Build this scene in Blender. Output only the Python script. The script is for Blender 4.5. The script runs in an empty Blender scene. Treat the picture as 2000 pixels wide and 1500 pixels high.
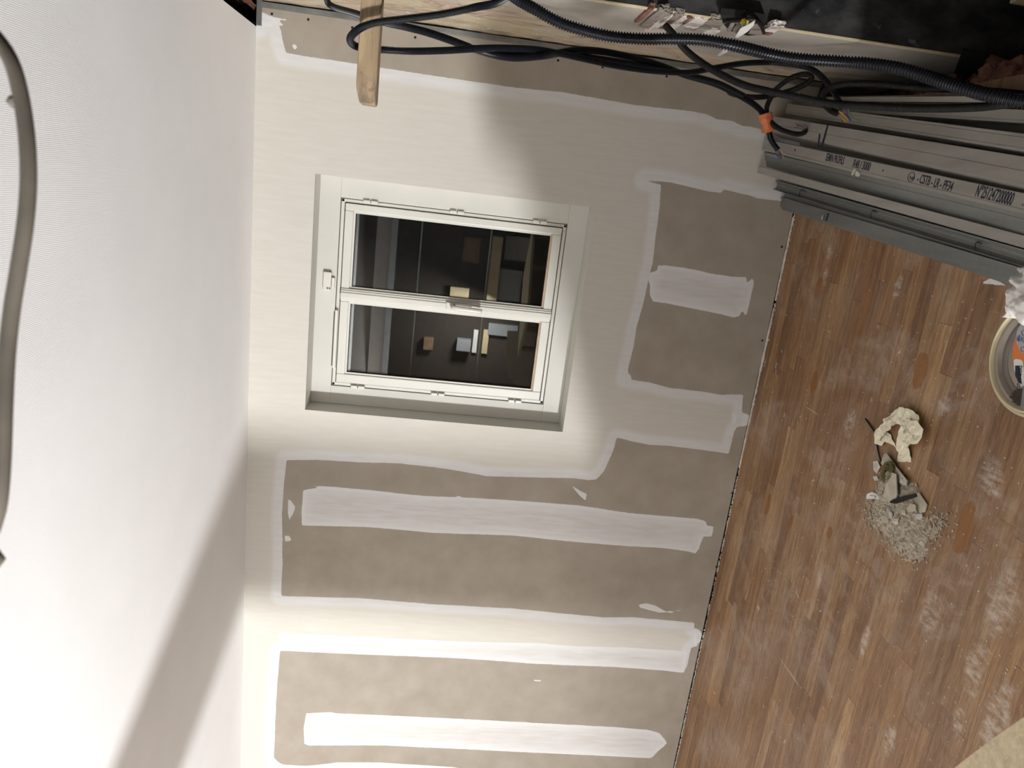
import bpy, bmesh, math, random
import numpy as np
from mathutils import Vector, Matrix, noise
random.seed(7)
SC = bpy.context.scene
COL = SC.collection

# ------------------------------------------------------------------ camera
CAM = Vector((0.0, -3.357, 1.612))
F_PX = 1387.0
_r = Vector((0.9582, 0.2709, 0.0922)); _f = Vector((-0.2611, 0.9595, -0.1057))
_f.normalize(); _r = (_r - _f * _r.dot(_f)).normalized(); _d = _f.cross(_r).normalized()
if _d.z > 0: _d = -_d
# the phone was held on its side: picture right = downwards in the room, picture up = right in the room
cam_d = bpy.data.cameras.new('camera'); cam = bpy.data.objects.new('camera', cam_d); COL.objects.link(cam)
M = Matrix(((_d.x, _r.x, -_f.x, CAM.x), (_d.y, _r.y, -_f.y, CAM.y), (_d.z, _r.z, -_f.z, CAM.z), (0, 0, 0, 1)))
cam.matrix_world = M
cam_d.sensor_width = 36.0; cam_d.lens = F_PX / 2000.0 * 36.0
cam_d.clip_start = 0.02
cam_d.dof.use_dof = True; cam_d.dof.focus_distance = 2.5; cam_d.dof.aperture_fstop = 8.5
SC.camera = cam

def ray(x, y):
    return _r * ((750.0 - y) / F_PX) + _d * ((x - 1000.0) / F_PX) + _f
def at(x, y, axis, val):
    """point of a plane (axis 0/1/2 = value) seen at photo pixel x, y"""
    r = ray(x, y); return CAM + r * ((val - CAM[axis]) / r[axis])
def atd(x, y, d): return CAM + ray(x, y) * d

# ------------------------------------------------------------------ world, lamp, added fill light, exposure
w = bpy.data.worlds.new('night'); SC.world = w; w.use_nodes = True
w.node_tree.nodes['Background'].inputs[0].default_value = (0.010, 0.012, 0.016, 1)
w.node_tree.nodes['Background'].inputs[1].default_value = 0.3
SC.view_settings.view_transform = 'Standard'; SC.view_settings.look = 'None'
SC.view_settings.exposure = -0.09; SC.view_settings.gamma = 1.0; SC.view_settings.use_curve_mapping = False
LAMP = Vector((-3.7, -6.0, 0.35))
ld = bpy.data.lights.new('work_lamp_light', 'AREA'); ld.shape = 'DISK'; ld.size = 0.29; ld.energy = 1000; ld.color = (0.98, 0.985, 1.0)
lo = bpy.data.objects.new('work_lamp_light', ld); COL.objects.link(lo); lo.location = LAMP
LDIR = Vector((0.30, 0.10, 0.95)).normalized()
lo.rotation_euler = LDIR.to_track_quat('-Z', 'Y').to_euler()
ld2 = bpy.data.lights.new('ambient_fill_light', 'AREA'); ld2.shape = 'DISK'; ld2.size = 0.30; ld2.energy = 138; ld2.color = (1.0, 0.98, 0.95)  # added ambient fill without a lamp body, bounced off the left wall
lo2 = bpy.data.objects.new('ambient_fill_light', ld2); COL.objects.link(lo2); lo2.location = (-1.2, -4.6, 1.1)
lo2.rotation_euler = Vector((-0.9, 0.1, 0.35)).to_track_quat('-Z', 'Y').to_euler()

# ------------------------------------------------------------------ node helpers
class NT:
    def __init__(s, name, rough=0.7, col=(.5, .5, .5), metal=0.0, spec=0.5):
        s.m = bpy.data.materials.new(name); s.m.use_nodes = True; s.t = s.m.node_tree
        s.b = s.t.nodes['Principled BSDF']
        s.b.inputs['Roughness'].default_value = rough; s.b.inputs['Metallic'].default_value = metal
        s.b.inputs['Base Color'].default_value = (*col, 1); s.b.inputs['Specular IOR Level'].default_value = spec
    def n(s, ty, **kw):
        x = s.t.nodes.new(ty)
        for k, v in kw.items():
            if k.startswith('i_'):
                x.inputs[k[2:].replace('_', ' ')].default_value = v
            else: setattr(x, k, v)
        return x
    def l(s, a, b): s.t.links.new(a, b)
    def math(s, op, a, b=0.0, c=None, clamp=False):
        x = s.t.nodes.new('ShaderNodeMath'); x.operation = op; x.use_clamp = clamp
        for i, v in enumerate((a, b, c)):
            if v is None: continue
            if isinstance(v, (int, float)): x.inputs[i].default_value = v
            else: s.l(v, x.inputs[i])
        return x.outputs[0]
    def sstep(s, v, a, b):
        x = s.t.nodes.new('ShaderNodeMapRange'); x.interpolation_type = 'SMOOTHSTEP'
        x.inputs['From Min'].default_value = a; x.inputs['From Max'].default_value = b
        s.l(v, x.inputs['Value']); return x.outputs['Result']
    def lstep(s, v, a, b, c=0.0, d=1.0):
        x = s.t.nodes.new('ShaderNodeMapRange'); x.inputs['From Min'].default_value = a; x.inputs['From Max'].default_value = b
        x.inputs['To Min'].default_value = c; x.inputs['To Max'].default_value = d
        s.l(v, x.inputs['Value']); return x.outputs['Result']
    def mix(s, f, a, b, mode='MIX'):
        x = s.t.nodes.new('ShaderNodeMix'); x.data_type = 'RGBA'; x.blend_type = mode
        if isinstance(f, (int, float)): x.inputs[0].default_value = f
        else: s.l(f, x.inputs[0])
        for i, v in ((6, a), (7, b)):
            if isinstance(v, tuple): x.inputs[i].default_value = (*v, 1)
            else: s.l(v, x.inputs[i])
        return x.outputs[2]
    def pos(s, scale=(1, 1, 1), loc=(0, 0, 0), rot=(0, 0, 0)):
        if not hasattr(s, '_tc'): s._tc = s.t.nodes.new('ShaderNodeTexCoord')
        mp = s.t.nodes.new('ShaderNodeMapping'); mp.inputs['Scale'].default_value = scale; mp.inputs['Location'].default_value = loc
        mp.inputs['Rotation'].default_value = rot
        s.l(s._tc.outputs['Object'], mp.inputs[0]); return mp.outputs[0]
    def noise(s, scale, vec=None, detail=4, rough=0.55, dist=0.0):
        x = s.t.nodes.new('ShaderNodeTexNoise'); x.inputs['Scale'].default_value = scale
        x.inputs['Detail'].default_value = detail; x.inputs['Roughness'].default_value = rough; x.inputs['Distortion'].default_value = dist
        s.l(vec if vec is not None else s.pos(), x.inputs['Vector']); return x.outputs['Fac']
    def bump(s, h, strength=0.3, dist=0.002):
        x = s.t.nodes.new('ShaderNodeBump'); x.inputs['Strength'].default_value = strength; x.inputs['Distance'].default_value = dist
        s.l(h, x.inputs['Height']); s.l(x.outputs[0], s.b.inputs['Normal'])
    def col(s, c): s.l(c, s.b.inputs['Base Color'])
    def attr(s, name):
        x = s.t.nodes.new('ShaderNodeAttribute'); x.attribute_name = name; return x.outputs['Fac']

def simple(name, col, rough=0.6, metal=0.0, var=0.15, scale=20, bump=0.0, spec=0.5, dark=None):
    m = NT(name, rough, col, metal, spec)
    n = m.noise(scale)
    d = dark or tuple(c * (1 - var * 2) for c in col)
    m.col(m.mix(m.lstep(n, 0.3, 0.7), d, col))
    if bump: m.bump(m.noise(scale * 3), bump)
    return m.m

# ------------------------------------------------------------------ mesh helpers
def link(name, me, mat=None, parent=None, smooth=False):
    o = bpy.data.objects.new(name, me); COL.objects.link(o)
    if mat is not None: me.materials.append(mat)
    if parent is not None: o.parent = parent
    if smooth:
        for p in me.polygons: p.use_smooth = True
    return o
def bm_obj(name, bm, mat=None, parent=None, smooth=False):
    bmesh.ops.recalc_face_normals(bm, faces=bm.faces)
    me = bpy.data.meshes.new(name); bm.to_mesh(me); bm.free(); return link(name, me, mat, parent, smooth)
def tag(o, label=None, cat=None, group=None, kind=None):
    if label: o['label'] = label
    if cat: o['category'] = cat
    if group: o['group'] = group
    if kind: o['kind'] = kind
    return o
def empty(name, loc=(0, 0, 0)):
    o = bpy.data.objects.new(name, None); COL.objects.link(o); o.location = loc; o.empty_display_size = 0.05; return o
def part(o, root):
    """parent keeping world coordinates (root has only a location)"""
    o.parent = root; o.matrix_parent_inverse = Matrix.Translation(-root.location); return o
def box(bm, lo_, hi, bevel=0.0, mat=None):
    a = Vector(lo_); b = Vector(hi)
    r = bmesh.ops.create_cube(bm, size=1.0, matrix=Matrix.Translation((a + b) / 2) @ Matrix.Diagonal((*(b - a), 1)))
    vs = r['verts']
    if mat is not None:
        for v in vs: v.co = mat @ v.co
    if bevel:
        es = list({e for v in vs for e in v.link_edges})
        bmesh.ops.bevel(bm, geom=es, offset=bevel, segments=2, affect='EDGES', profile=0.6)
def boxo(name, lo_, hi, mat, root=None, bevel=0.0):
    bm = bmesh.new(); box(bm, lo_, hi, bevel); o = bm_obj(name, bm, mat)
    return part(o, root) if root is not None else o
def spline(pts, per=0.01):
    """Catmull-Rom through 3D points, resampled evenly"""
    P = [Vector(p) for p in pts]; P = [P[0] * 2 - P[1]] + P + [P[-1] * 2 - P[-2]]
    out = []
    for i in range(1, len(P) - 2):
        for k in range(24):
            t = k / 24.0; a, b, c, d = P[i - 1], P[i], P[i + 1], P[i + 2]
            out.append(0.5 * ((2 * b) + (c - a) * t + (2 * a - 5 * b + 4 * c - d) * t * t + (3 * b - a - 3 * c + d) * t ** 3))
    out.append(P[-2])
    L = [0.0]
    for i in range(1, len(out)): L.append(L[-1] + (out[i] - out[i - 1]).length)
    n = max(2, int(L[-1] / per)); res = []; j = 0
    for k in range(n + 1):
        s = L[-1] * k / n
        while j < len(L) - 2 and L[j + 1] < s: j += 1
        u = (s - L[j]) / max(1e-9, L[j + 1] - L[j]); res.append(out[j].lerp(out[j + 1], min(1, u)))
    return res
def tube(bm, path, radii, sides=10, cap=True):
    T = (path[1] - path[0]).normalized(); N = T.orthogonal().normalized(); rings = []
    for i, p in enumerate(path):
        t = (path[min(i + 1, len(path) - 1)] - path[max(i - 1, 0)]).normalized()
        N = (N - t * N.dot(t)).normalized(); B = t.cross(N)
        r = radii[i] if hasattr(radii, '__len__') else radii
        rings.append([bm.verts.new(p + (N * math.cos(a) + B * math.sin(a)) * r) for a in [2 * math.pi * k / sides for k in range(sides)]])
    for i in range(len(rings) - 1):
        A, Bq = rings[i], rings[i + 1]
        for k in range(sides): bm.faces.new((A[k], A[(k + 1) % sides], Bq[(k + 1) % sides], Bq[k]))
    if cap: bm.faces.new(rings[0][::-1]); bm.faces.new(rings[-1])
def prism(bm, pts, off):
    """pts: list of 3D points of a planar outline, extruded by off"""
    a = [bm.verts.new(p) for p in pts]; b = [bm.verts.new(Vector(p) + Vector(off)) for p in pts]
    bm.faces.new(a); bm.faces.new(b[::-1]); n = len(a)
    for i in range(n): bm.faces.new((a[i], b[i], b[(i + 1) % n], a[(i + 1) % n]))
def rock(bm, c, s, seed=0, flat=1.0, sub=2):
    r = bmesh.ops.create_icosphere(bm, subdivisions=sub, radius=1.0)
    q = Matrix.Rotation(random.uniform(0, 6.28), 3, 'Z') @ Matrix.Rotation(random.uniform(-.5, .5), 3, 'X')
    for v in r['verts']:
        k = 1 + 0.55 * noise.noise(v.co * 1.3 + Vector((seed * 7.1, seed * 3.3, 0))) + 0.2 * noise.noise(v.co * 4 + Vector((seed, 0, 0)))
        p = q @ Vector((v.co.x * s[0] * k, v.co.y * s[1] * k, v.co.z * s[2] * k * flat)); v.co = p + Vector(c)

# ------------------------------------------------------------------ joint compound outlines on the gypsum wall (photo pixels)
SKIM = [
 [(460, -60), (470, 40), (505, 48), (508, 22), (540, 36), (549, 60), (553, 84), (559, 103), (620, 113), (700, 125), (830, 145), (1000, 170), (1100, 180), (1240, 205), (1300, 211), (1350, 217), (1380, 222), (1400, 232), (1430, 236), (1450, 246), (1470, 248), (1500, 256), (1560, 262), (1570, 398), (1510, 391), (1480, 388), (1465, 382), (1440, 376), (1414, 370), (1408, 377), (1380, 373), (1350, 366), (1310, 356), (1260, 352),
  (1291, 361), (1289, 400), (1280, 470), (1275, 515), (1268, 540), (1255, 600), (1243, 640), (1237, 680), (1222, 740), (1230, 727), (1234, 742), (1270, 747), (1310, 758), (1370, 764), (1410, 771), (1452, 770), (1449, 806), (1461, 808), (1465, 830), (1440, 834), (1434, 842), (1430, 860), (1423, 886), (1380, 880), (1310, 871), (1270, 869), (1235, 862), (1205, 855), (1198, 880), (1180, 920), (1165, 936), (1150, 938), (1120, 934), (1060, 933), (950, 930), (870, 915), (780, 905), (700, 903), (620, 898), (560, 899), (555, 940), (551, 1000), (552, 1100), (549, 1164),
  (620, 1166), (700, 1168), (860, 1181), (1000, 1188), (1180, 1206), (1235, 1205), (1300, 1211), (1357, 1216), (1355, 1229), (1366, 1233), (1362, 1262), (1350, 1266), (1342, 1300), (1335, 1314), (1290, 1309), (1200, 1303), (1050, 1297), (900, 1286), (700, 1278), (547, 1271), (543, 1320), (541, 1345), (538, 1400), (536, 1460), (534, 1492), (600, 1496), (660, 1489), (740, 1489), (900, 1499), (960, 1560), (440, 1580)],
]
FRESH = [
 [(605, 948), (622, 948), (618, 953), (598, 956), (592, 958), (589, 1000), (590, 1026), (700, 1029), (740, 1031), (850, 1041), (1000, 1046), (1120, 1058), (1200, 1065), (1300, 1071), (1345, 1077), (1358, 1081), (1365, 1072), (1374, 1048), (1390, 1048), (1394, 1028), (1380, 1026), (1379, 1018), (1360, 1013), (1230, 1002), (1130, 987), (1000, 977), (900, 971), (897, 967), (889, 971), (840, 969), (790, 965), (750, 960), (700, 955), (640, 950)],
 [(598, 1393), (650, 1391), (655, 1393), (750, 1397), (900, 1404), (1050, 1412), (1200, 1420), (1286, 1427), (1290, 1436), (1285, 1440), (1302, 1444), (1303, 1455), (1285, 1459), (1280, 1475), (1270, 1481), (1150, 1475), (1000, 1468), (900, 1463), (750, 1456), (600, 1456), (592, 1450), (593, 1420)],
 [(1285, 518), (1300, 518), (1340, 523), (1390, 534), (1430, 540), (1459, 541), (1459, 554), (1472, 541), (1472, 556), (1462, 600), (1457, 620), (1450, 606), (1444, 618), (1432, 620), (1400, 612), (1340, 600), (1300, 592), (1275, 589), (1269, 575), (1270, 558), (1266, 548), (1268, 533), (1283, 528)],
 [(544, 1236), (600, 1239), (700, 1243), (900, 1253), (1050, 1256), (1130, 1262), (1220, 1264), (1345, 1272), (1335, 1313), (1200, 1302), (1050, 1296), (900, 1285), (700, 1277), (547, 1270)],
 [(563, 973), (570, 980), (577, 990), (573, 1003), (565, 1017), (562, 1000)],
 [(556, 1046), (565, 1046), (570, 1056), (556, 1058)],
 [(1113, 946), (1136, 960), (1146, 965), (1144, 978), (1132, 968)], [(1247, 1181), (1262, 1178), (1278, 1182), (1300, 1194), (1345, 1190), (1310, 1197), (1285, 1196), (1262, 1190), (1250, 1187)],
 [(1430, 804), (1438, 806), (1440, 824), (1430, 830)], [(1451, 806), (1463, 809), (1464, 830), (1448, 833)], [(1355, 1226), (1366, 1230), (1372, 1240), (1372, 1250), (1362, 1258), (1354, 1262)],
 [(1040, 1327), (1058, 1329), (1057, 1332), (1045, 1331)], [(570, 88), (577, 86), (581, 93), (574, 97)],
 [(505, 26), (532, 32), (545, 36), (560, 37), (561, 41), (545, 41), (549, 46), (555, 50), (545, 50), (538, 44), (530, 52), (505, 48)],
]
def sdf(polys, X, Z):
    out = np.full(X.shape, -0.3)
    for poly in polys:
        P = np.array([(q.x, q.z) for q in (at(a, b, 1, 0.0) for a, b in poly)])
        d2 = np.full(X.shape, 9.0); ins = np.zeros(X.shape, bool); n = len(P)
        for i in range(n):
            ax, az = P[i]; bx, bz = P[(i + 1) % n]; ex, ez = bx - ax, bz - az
            t = np.clip(((X - ax) * ex + (Z - az) * ez) / (ex * ex + ez * ez + 1e-12), 0, 1)
            d2 = np.minimum(d2, (X - ax - t * ex) ** 2 + (Z - az - t * ez) ** 2)
            c = ((az > Z) != (bz > Z))
            xi = ax + (Z - az) * ex / (ez if abs(ez) > 1e-12 else 1e-12)
            ins ^= c & (X < xi)
        d = np.sqrt(d2); out = np.maximum(out, np.where(ins, d, -d))
    return np.clip(out, -0.3, 0.3)

# ------------------------------------------------------------------ materials
# plasterboard with joint compound
m = NT('plasterboard_with_joint_compound', 0.85, spec=0.25)
big = m.noise(7, detail=5); fine = m.noise(90, detail=3)
streak = m.noise(9, m.pos((6, 1, 0.7)), detail=5)
wob = m.math('ADD', m.math('MULTIPLY', m.math('SUBTRACT', m.noise(45, detail=6, rough=.7), 0.5), 0.007), m.math('MULTIPLY', m.math('SUBTRACT', m.noise(9), 0.5), 0.006))
d1 = m.math('ADD', m.attr('skim'), wob); d2 = m.math('ADD', m.attr('fresh'), wob)
m1 = m.sstep(d1, -0.0008, 0.0012); m2 = m.sstep(d2, -0.0008, 0.0012)
paper = m.mix(m.lstep(big, .3, .7), (.295, .258, .208), (.365, .325, .27)); paper = m.mix(m.math('MULTIPLY', fine, .3), paper, (.30, .26, .21))
warm = m.mix(m.lstep(streak, .3, .7), (.535, .513, .455), (.575, .552, .495)); white = m.mix(m.lstep(streak, .3, .72), (.585, .575, .56), (.65, .645, .635))
rimmask = m.math('SUBTRACT', 1.0, m.sstep(m.math('ADD', d1, m.math('MULTIPLY', m.math('SUBTRACT', streak, .5), .03)), 0.035, 0.066))
c = m.mix(rimmask, warm, white); c = m.mix(m1, paper, c)
edge = m.math('SUBTRACT', 1.0, m.sstep(d2, 0.006, 0.03))
f2 = m.mix(edge, white, (.66, .655, .645)); f2 = m.mix(m.sstep(d2, .03, .07), f2, m.mix(m.lstep(streak, .35, .65), (.545, .53, .50), (.61, .60, .585)))
c = m.mix(m2, c, f2); m.col(c)
h = m.math('ADD', m.math('MULTIPLY', m1, 1.0), m.math('MULTIPLY', m2, 1.0)); h = m.math('ADD', h, m.math('MULTIPLY', streak, m.math('MULTIPLY', m1, .12)))
m.bump(m.math('ADD', h, m.math('MULTIPLY', fine, .06)), 0.5, 0.0015)
M_GYP = m.m

m = NT('white_woven_ceiling_paper', 0.8, spec=0.25)
wv = m.noise(260, m.pos((1, 1, 1)), detail=2); w2 = m.n('ShaderNodeTexWave'); w2.inputs['Scale'].default_value = 75; w2.inputs['Distortion'].default_value = 1.5; m.l(m.pos(), w2.inputs['Vector'])
m.col(m.mix(m.lstep(m.noise(3), .3, .7), (.83, .828, .825), (.87, .868, .866)))
m.bump(m.math('ADD', m.math('MULTIPLY', wv, .5), m.math('MULTIPLY', w2.outputs['Fac'], .5)), 0.25, 0.0012)
M_CEIL = m.m

# laminate floor, strips run along the window wall
m = NT('walnut_laminate_floor', 0.35)
sep = m.n('ShaderNodeSeparateXYZ'); m.l(m.pos(), sep.inputs[0]); X_, Y_ = sep.outputs[0], sep.outputs[1]
SW = 0.0655
row = m.math('FLOOR', m.math('DIVIDE', Y_, SW))
wn0 = m.n('ShaderNodeTexWhiteNoise', noise_dimensions='1D'); m.l(row, wn0.inputs['W'])
xs = m.math('ADD', m.math('DIVIDE', X_, 0.62), m.math('MULTIPLY', wn0.outputs['Value'], 3.7))
colx = m.math('FLOOR', xs)
cmb = m.n('ShaderNodeCombineXYZ'); m.l(row, cmb.inputs[0]); m.l(colx, cmb.inputs[1])
wn = m.n('ShaderNodeTexWhiteNoise', noise_dimensions='3D'); m.l(cmb.outputs[0], wn.inputs['Vector']); rnd = wn.outputs['Value']
ramp = m.n('ShaderNodeValToRGB'); m.l(rnd, ramp.inputs[0]); cr = ramp.color_ramp
cr.elements[0].color = (.225, .122, .060, 1); cr.elements[1].color = (.46, .285, .140, 1)
for p_, c_ in ((.25, (.305, .170, .082, 1)), (.5, (.365, .213, .100, 1)), (.75, (.28, .168, .094, 1))):
    e = cr.elements.new(p_); e.color = c_
off = m.n('ShaderNodeVectorMath', operation='MULTIPLY_ADD'); m.l(wn.outputs['Color'], off.inputs[0]); off.inputs[1].default_value = (5, 5, 5); m.l(m.pos((1.6, 22, 1)), off.inputs[2])
gr = m.noise(2.2, off.outputs[0], detail=8, rough=.62, dist=.9); g2 = m.noise(14, off.outputs[0], detail=4, rough=.6)
base = m.mix(m.lstep(gr, .38, .62), ramp.outputs[0], m.mix(1.0, ramp.outputs[0], (.62, .55, .5), 'MULTIPLY'))
base = m.mix(m.math('MULTIPLY', m.lstep(g2, .5, .66), .5), base, (.13, .07, .045)); base = m.mix(m.math('MULTIPLY', m.lstep(g2, .45, .3), .25), base, (.56, .38, .24))
fy = m.math('FRACT', m.math('DIVIDE', Y_, SW)); fx = m.math('FRACT', xs)
j = m.math('MAXIMUM', m.math('LESS_THAN', m.math('ABSOLUTE', m.math('SUBTRACT', fy, .5)), 2), m.math('LESS_THAN', fx, 0.0))
seam = m.math('MAXIMUM', m.math('MULTIPLY', m.math('LESS_THAN', fy, .018), m.math('LESS_THAN', m.math('FRACT', m.math('DIVIDE', row, 3.0)), .1)), m.math('LESS_THAN', fx, .004))
base = m.mix(m.math('MULTIPLY', seam, .55), base, (.06, .03, .02))
# plaster dust film, wiped patches, splashes, scratches and painted highlights
dn = m.noise(2.6, detail=7, rough=.62, dist=.8); dn2 = m.noise(9, m.pos(), detail=6, rough=.7, dist=1.4)
film = m.math('MULTIPLY', m.sstep(dn, .43, .60), m.math('ADD', m.lstep(dn2, .3, .7, 0, .6), m.math('MULTIPLY', m.sstep(dn2, .50, .54), .35))); film = m.math('MULTIPLY', film, .40)
base = m.mix(film, base, (.45, .37, .30))
spl = m.math('MULTIPLY', m.sstep(m.noise(17, detail=5, rough=.6, dist=.6), .66, .72), m.sstep(m.noise(3.5), .46, .6))
base = m.mix(m.math('MULTIPLY', spl, .75), base, (.62, .59, .57))
sc1 = m.noise(16, m.pos((1, .05, 1), rot=(0, 0, .5)), detail=3, rough=.5); sc2 = m.noise(14, m.pos((.05, 1, 1), rot=(0, 0, .35)), detail=3)
scr = m.math('MAXIMUM', m.sstep(sc1, .715, .735), m.sstep(sc2, .715, .735)); base = m.mix(m.math('MULTIPLY', scr, .35), base, (.6, .52, .48))
vor = m.n('ShaderNodeTexVoronoi'); vor.inputs['Scale'].default_value = 55; m.l(m.pos(), vor.inputs['Vector'])
SMEARS_AND_HIGHLIGHTS = [(1955, 1180, .10, .05), (1905, 1312, .09, .04), (1735, 1450, .07, .03), (1950, 1395, .10, .04), (1935, 935, .05, .04), (1845, 790, .03, .03), (1610, 545, .04, .03), (1620, 490, .04, .02), (1755, 560, .04, .02), (1690, 1250, .08, .02), (1600, 1130, .05, .02), (1820, 1200, .06, .05), (1870, 1420, .05, .02), (1480, 1190, .02, .015), (1660, 830, .05, .03)]  # plaster smears, plus floor highlights painted in as pale colour
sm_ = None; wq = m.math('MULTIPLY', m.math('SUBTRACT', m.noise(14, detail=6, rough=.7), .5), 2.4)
for (sx, sy, ra, rb) in SMEARS_AND_HIGHLIGHTS:
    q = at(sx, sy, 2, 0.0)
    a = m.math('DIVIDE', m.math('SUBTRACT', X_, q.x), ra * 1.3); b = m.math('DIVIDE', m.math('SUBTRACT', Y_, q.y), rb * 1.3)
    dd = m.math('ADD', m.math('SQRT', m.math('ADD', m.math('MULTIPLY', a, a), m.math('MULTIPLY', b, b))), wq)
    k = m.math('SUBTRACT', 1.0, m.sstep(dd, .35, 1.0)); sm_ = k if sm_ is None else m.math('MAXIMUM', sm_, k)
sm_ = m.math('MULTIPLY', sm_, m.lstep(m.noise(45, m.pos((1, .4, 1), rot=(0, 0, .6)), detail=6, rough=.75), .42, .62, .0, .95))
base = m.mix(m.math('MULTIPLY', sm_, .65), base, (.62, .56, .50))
spk = m.math('MULTIPLY', m.math('LESS_THAN', vor.outputs['Distance'], .10), m.math('GREATER_THAN', m.noise(21), .60))
base = m.mix(m.math('MULTIPLY', spk, .8), base, (.66, .62, .58))
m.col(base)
# wet / wiped orange stains
STAINS = [(1798, 722, .075, .040), (1590, 745, .055, .030), (1690, 600, .12, .03), (1600, 560, .05, .03), (1885, 1030, .09, .035), (1500, 985, .06, .02), (1620, 1040, .03, .02), (1545, 1020, .04, .015)]
smask = None
wp = m.math('MULTIPLY', m.math('SUBTRACT', m.noise(22, detail=4), .5), .9)
for (sx, sy, ra, rb) in STAINS:
    q = at(sx, sy, 2, 0.0)
    a = m.math('DIVIDE', m.math('SUBTRACT', X_, q.x), ra); b = m.math('DIVIDE', m.math('SUBTRACT', Y_, q.y), rb)
    dd = m.math('ADD', m.math('SQRT', m.math('ADD', m.math('MULTIPLY', a, a), m.math('MULTIPLY', b, b))), wp)
    k = m.math('SUBTRACT', 1.0, m.sstep(dd, .82, .95)); smask = k if smask is None else m.math('MAXIMUM', smask, k)
wet = m.mix(m.lstep(gr, .3, .7), (.29, .13, .042), (.21, .09, .03))
m.col(m.mix(m.math('MULTIPLY', smask, .9), base, wet))
m.l(m.math('SUBTRACT', m.math('ADD', m.math('MULTIPLY', film, .35), .36), m.math('MULTIPLY', smask, .18)), m.b.inputs['Roughness'])
m.bump(m.math('ADD', m.math('MULTIPLY', spl, 1.0), m.math('SUBTRACT', m.math('MULTIPLY', g2, .12), m.math('MULTIPLY', seam, .8))), .35, .0008)
M_FLOOR = m.m

m = NT('old_distemper_and_lime_plaster', 0.9, spec=0.2)
n1 = m.noise(3.0, m.pos((1, 2.0, .8), loc=(0, .4, .2)), detail=9, rough=.58, dist=.6); n2 = m.noise(5.5, m.pos((1, 2.4, .8)), detail=8, rough=.62, dist=.5); n3 = m.noise(40, detail=6)
ramp = m.n('ShaderNodeValToRGB'); m.l(n1, ramp.inputs[0]); cr = ramp.color_ramp; cr.interpolation = 'EASE'
cr.elements[0].position = .33; cr.elements[0].color = (.26, .22, .17, 1); cr.elements[1].position = .68; cr.elements[1].color = (.55, .53, .47, 1)
for p_, c_ in ((.40, (.46, .37, .24, 1)), (.46, (.47, .41, .30, 1)), (.50, (.42, .33, .22, 1)), (.53, (.30, .24, .19, 1)), (.57, (.44, .37, .28, 1)), (.60, (.50, .31, .22, 1)), (.63, (.42, .35, .27, 1))):
    e = cr.elements.new(p_); e.color = c_
c = m.mix(m.math('MULTIPLY', m.sstep(n2, .55, .60), .7), ramp.outputs[0], (.45, .40, .33))
c = m.mix(m.math('MULTIPLY', m.sstep(n2, .36, .33), .9), c, (.16, .13, .11)); c = m.mix(m.math('MULTIPLY', m.sstep(n3, .66, .7), .8), c, (.68, .66, .6))
m.col(c); m.bump(m.math('ADD', m.math('ADD', n1, n2), m.math('MULTIPLY', n3, .3)), .8, .006)
M_OLD = m.m
m = NT('smooth_grey_beige_render', 0.85, spec=0.2)
n1 = m.noise(6, detail=6); n2 = m.noise(60, m.pos((1, 1, 1)), detail=6)
m.col(m.mix(m.lstep(n1, .3, .7), (.33, .30, .26), (.43, .40, .36))); m.bump(m.math('ADD', n2, n1), .5, .003)
M_REND = m.m
m = NT('rough_red_brick', 0.95, spec=0.2)
br = m.n('ShaderNodeTexBrick'); br.inputs['Scale'].default_value = 1.0; br.inputs['Brick Width'].default_value = .22; br.inputs['Row Height'].default_value = .075; br.inputs['Mortar Size'].default_value = .012
br.inputs['Color1'].default_value = (.16, .055, .035, 1); br.inputs['Color2'].default_value = (.22, .085, .05, 1); br.inputs['Mortar'].default_value = (.12, .10, .09, 1)
sx_ = m.n('ShaderNodeSeparateXYZ'); m.l(m.pos(), sx_.inputs[0]); cb_ = m.n('ShaderNodeCombineXYZ'); m.l(sx_.outputs[1], cb_.inputs[0]); m.l(sx_.outputs[2], cb_.inputs[1]); m.l(cb_.outputs[0], br.inputs['Vector'])
m.col(m.mix(m.math('MULTIPLY', m.sstep(m.noise(30, detail=6), .55, .65), .6), br.outputs['Color'], (.55, .5, .46))); m.bump(m.noise(60, detail=5), .8, .006)
M_BRICK = m.m
M_REDRUB = simple('crumbled_red_brick', (.27, .125, .085), .95, var=.25, scale=25, bump=.6)
M_MORT = simple('grey_lime_mortar', (.30, .26, .22), .95, var=.2, scale=50, bump=.8)
M_LIME = simple('white_lime_crumble', (.78, .72, .66), .95, var=.18, scale=90, bump=.9)
M_DARK = simple('matt_black_and_void_shade', (.012, .010, .009), .9, var=.1)  # plain near-black, also stands in for the shade inside a hole
M_DUST = simple('grey_plaster_dust', (.50, .44, .34), .95, var=.2, scale=70, bump=.8)
M_DUSTW = simple('pale_plaster_crumbs', (.62, .58, .52), .95, var=.15, scale=70, bump=.5)
M_CARD = simple('plasterboard_scrap_paper', (.52, .465, .365), .85, var=.12, scale=30, bump=.2)
M_WIN = NT('cream_lacquered_window', 0.38); M_WIN.col(M_WIN.mix(M_WIN.lstep(M_WIN.noise(6), .3, .7), (.60, .588, .525), (.635, .622, .56))); M_WIN = M_WIN.m
M_WINB = simple('cream_painted_board', (.60, .588, .53), .5, var=.03, scale=5)
M_WINR = simple('raw_wood_glazing_bead', (.52, .38, .27), .6, var=.15, scale=40)
M_GASK = simple('dark_rubber_gasket', (.05, .05, .05), .6)
M_GAP = simple('dark_gap_strip', (.10, .09, .075), .8)  # even dark tone for the strips behind the sash edges
M_PLAST = simple('white_hardware_plastic', (.66, .64, .57), .35, var=.02)
g = bpy.data.materials.new('window_glass'); g.use_nodes = True; gb = g.node_tree.nodes['Principled BSDF']
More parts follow.
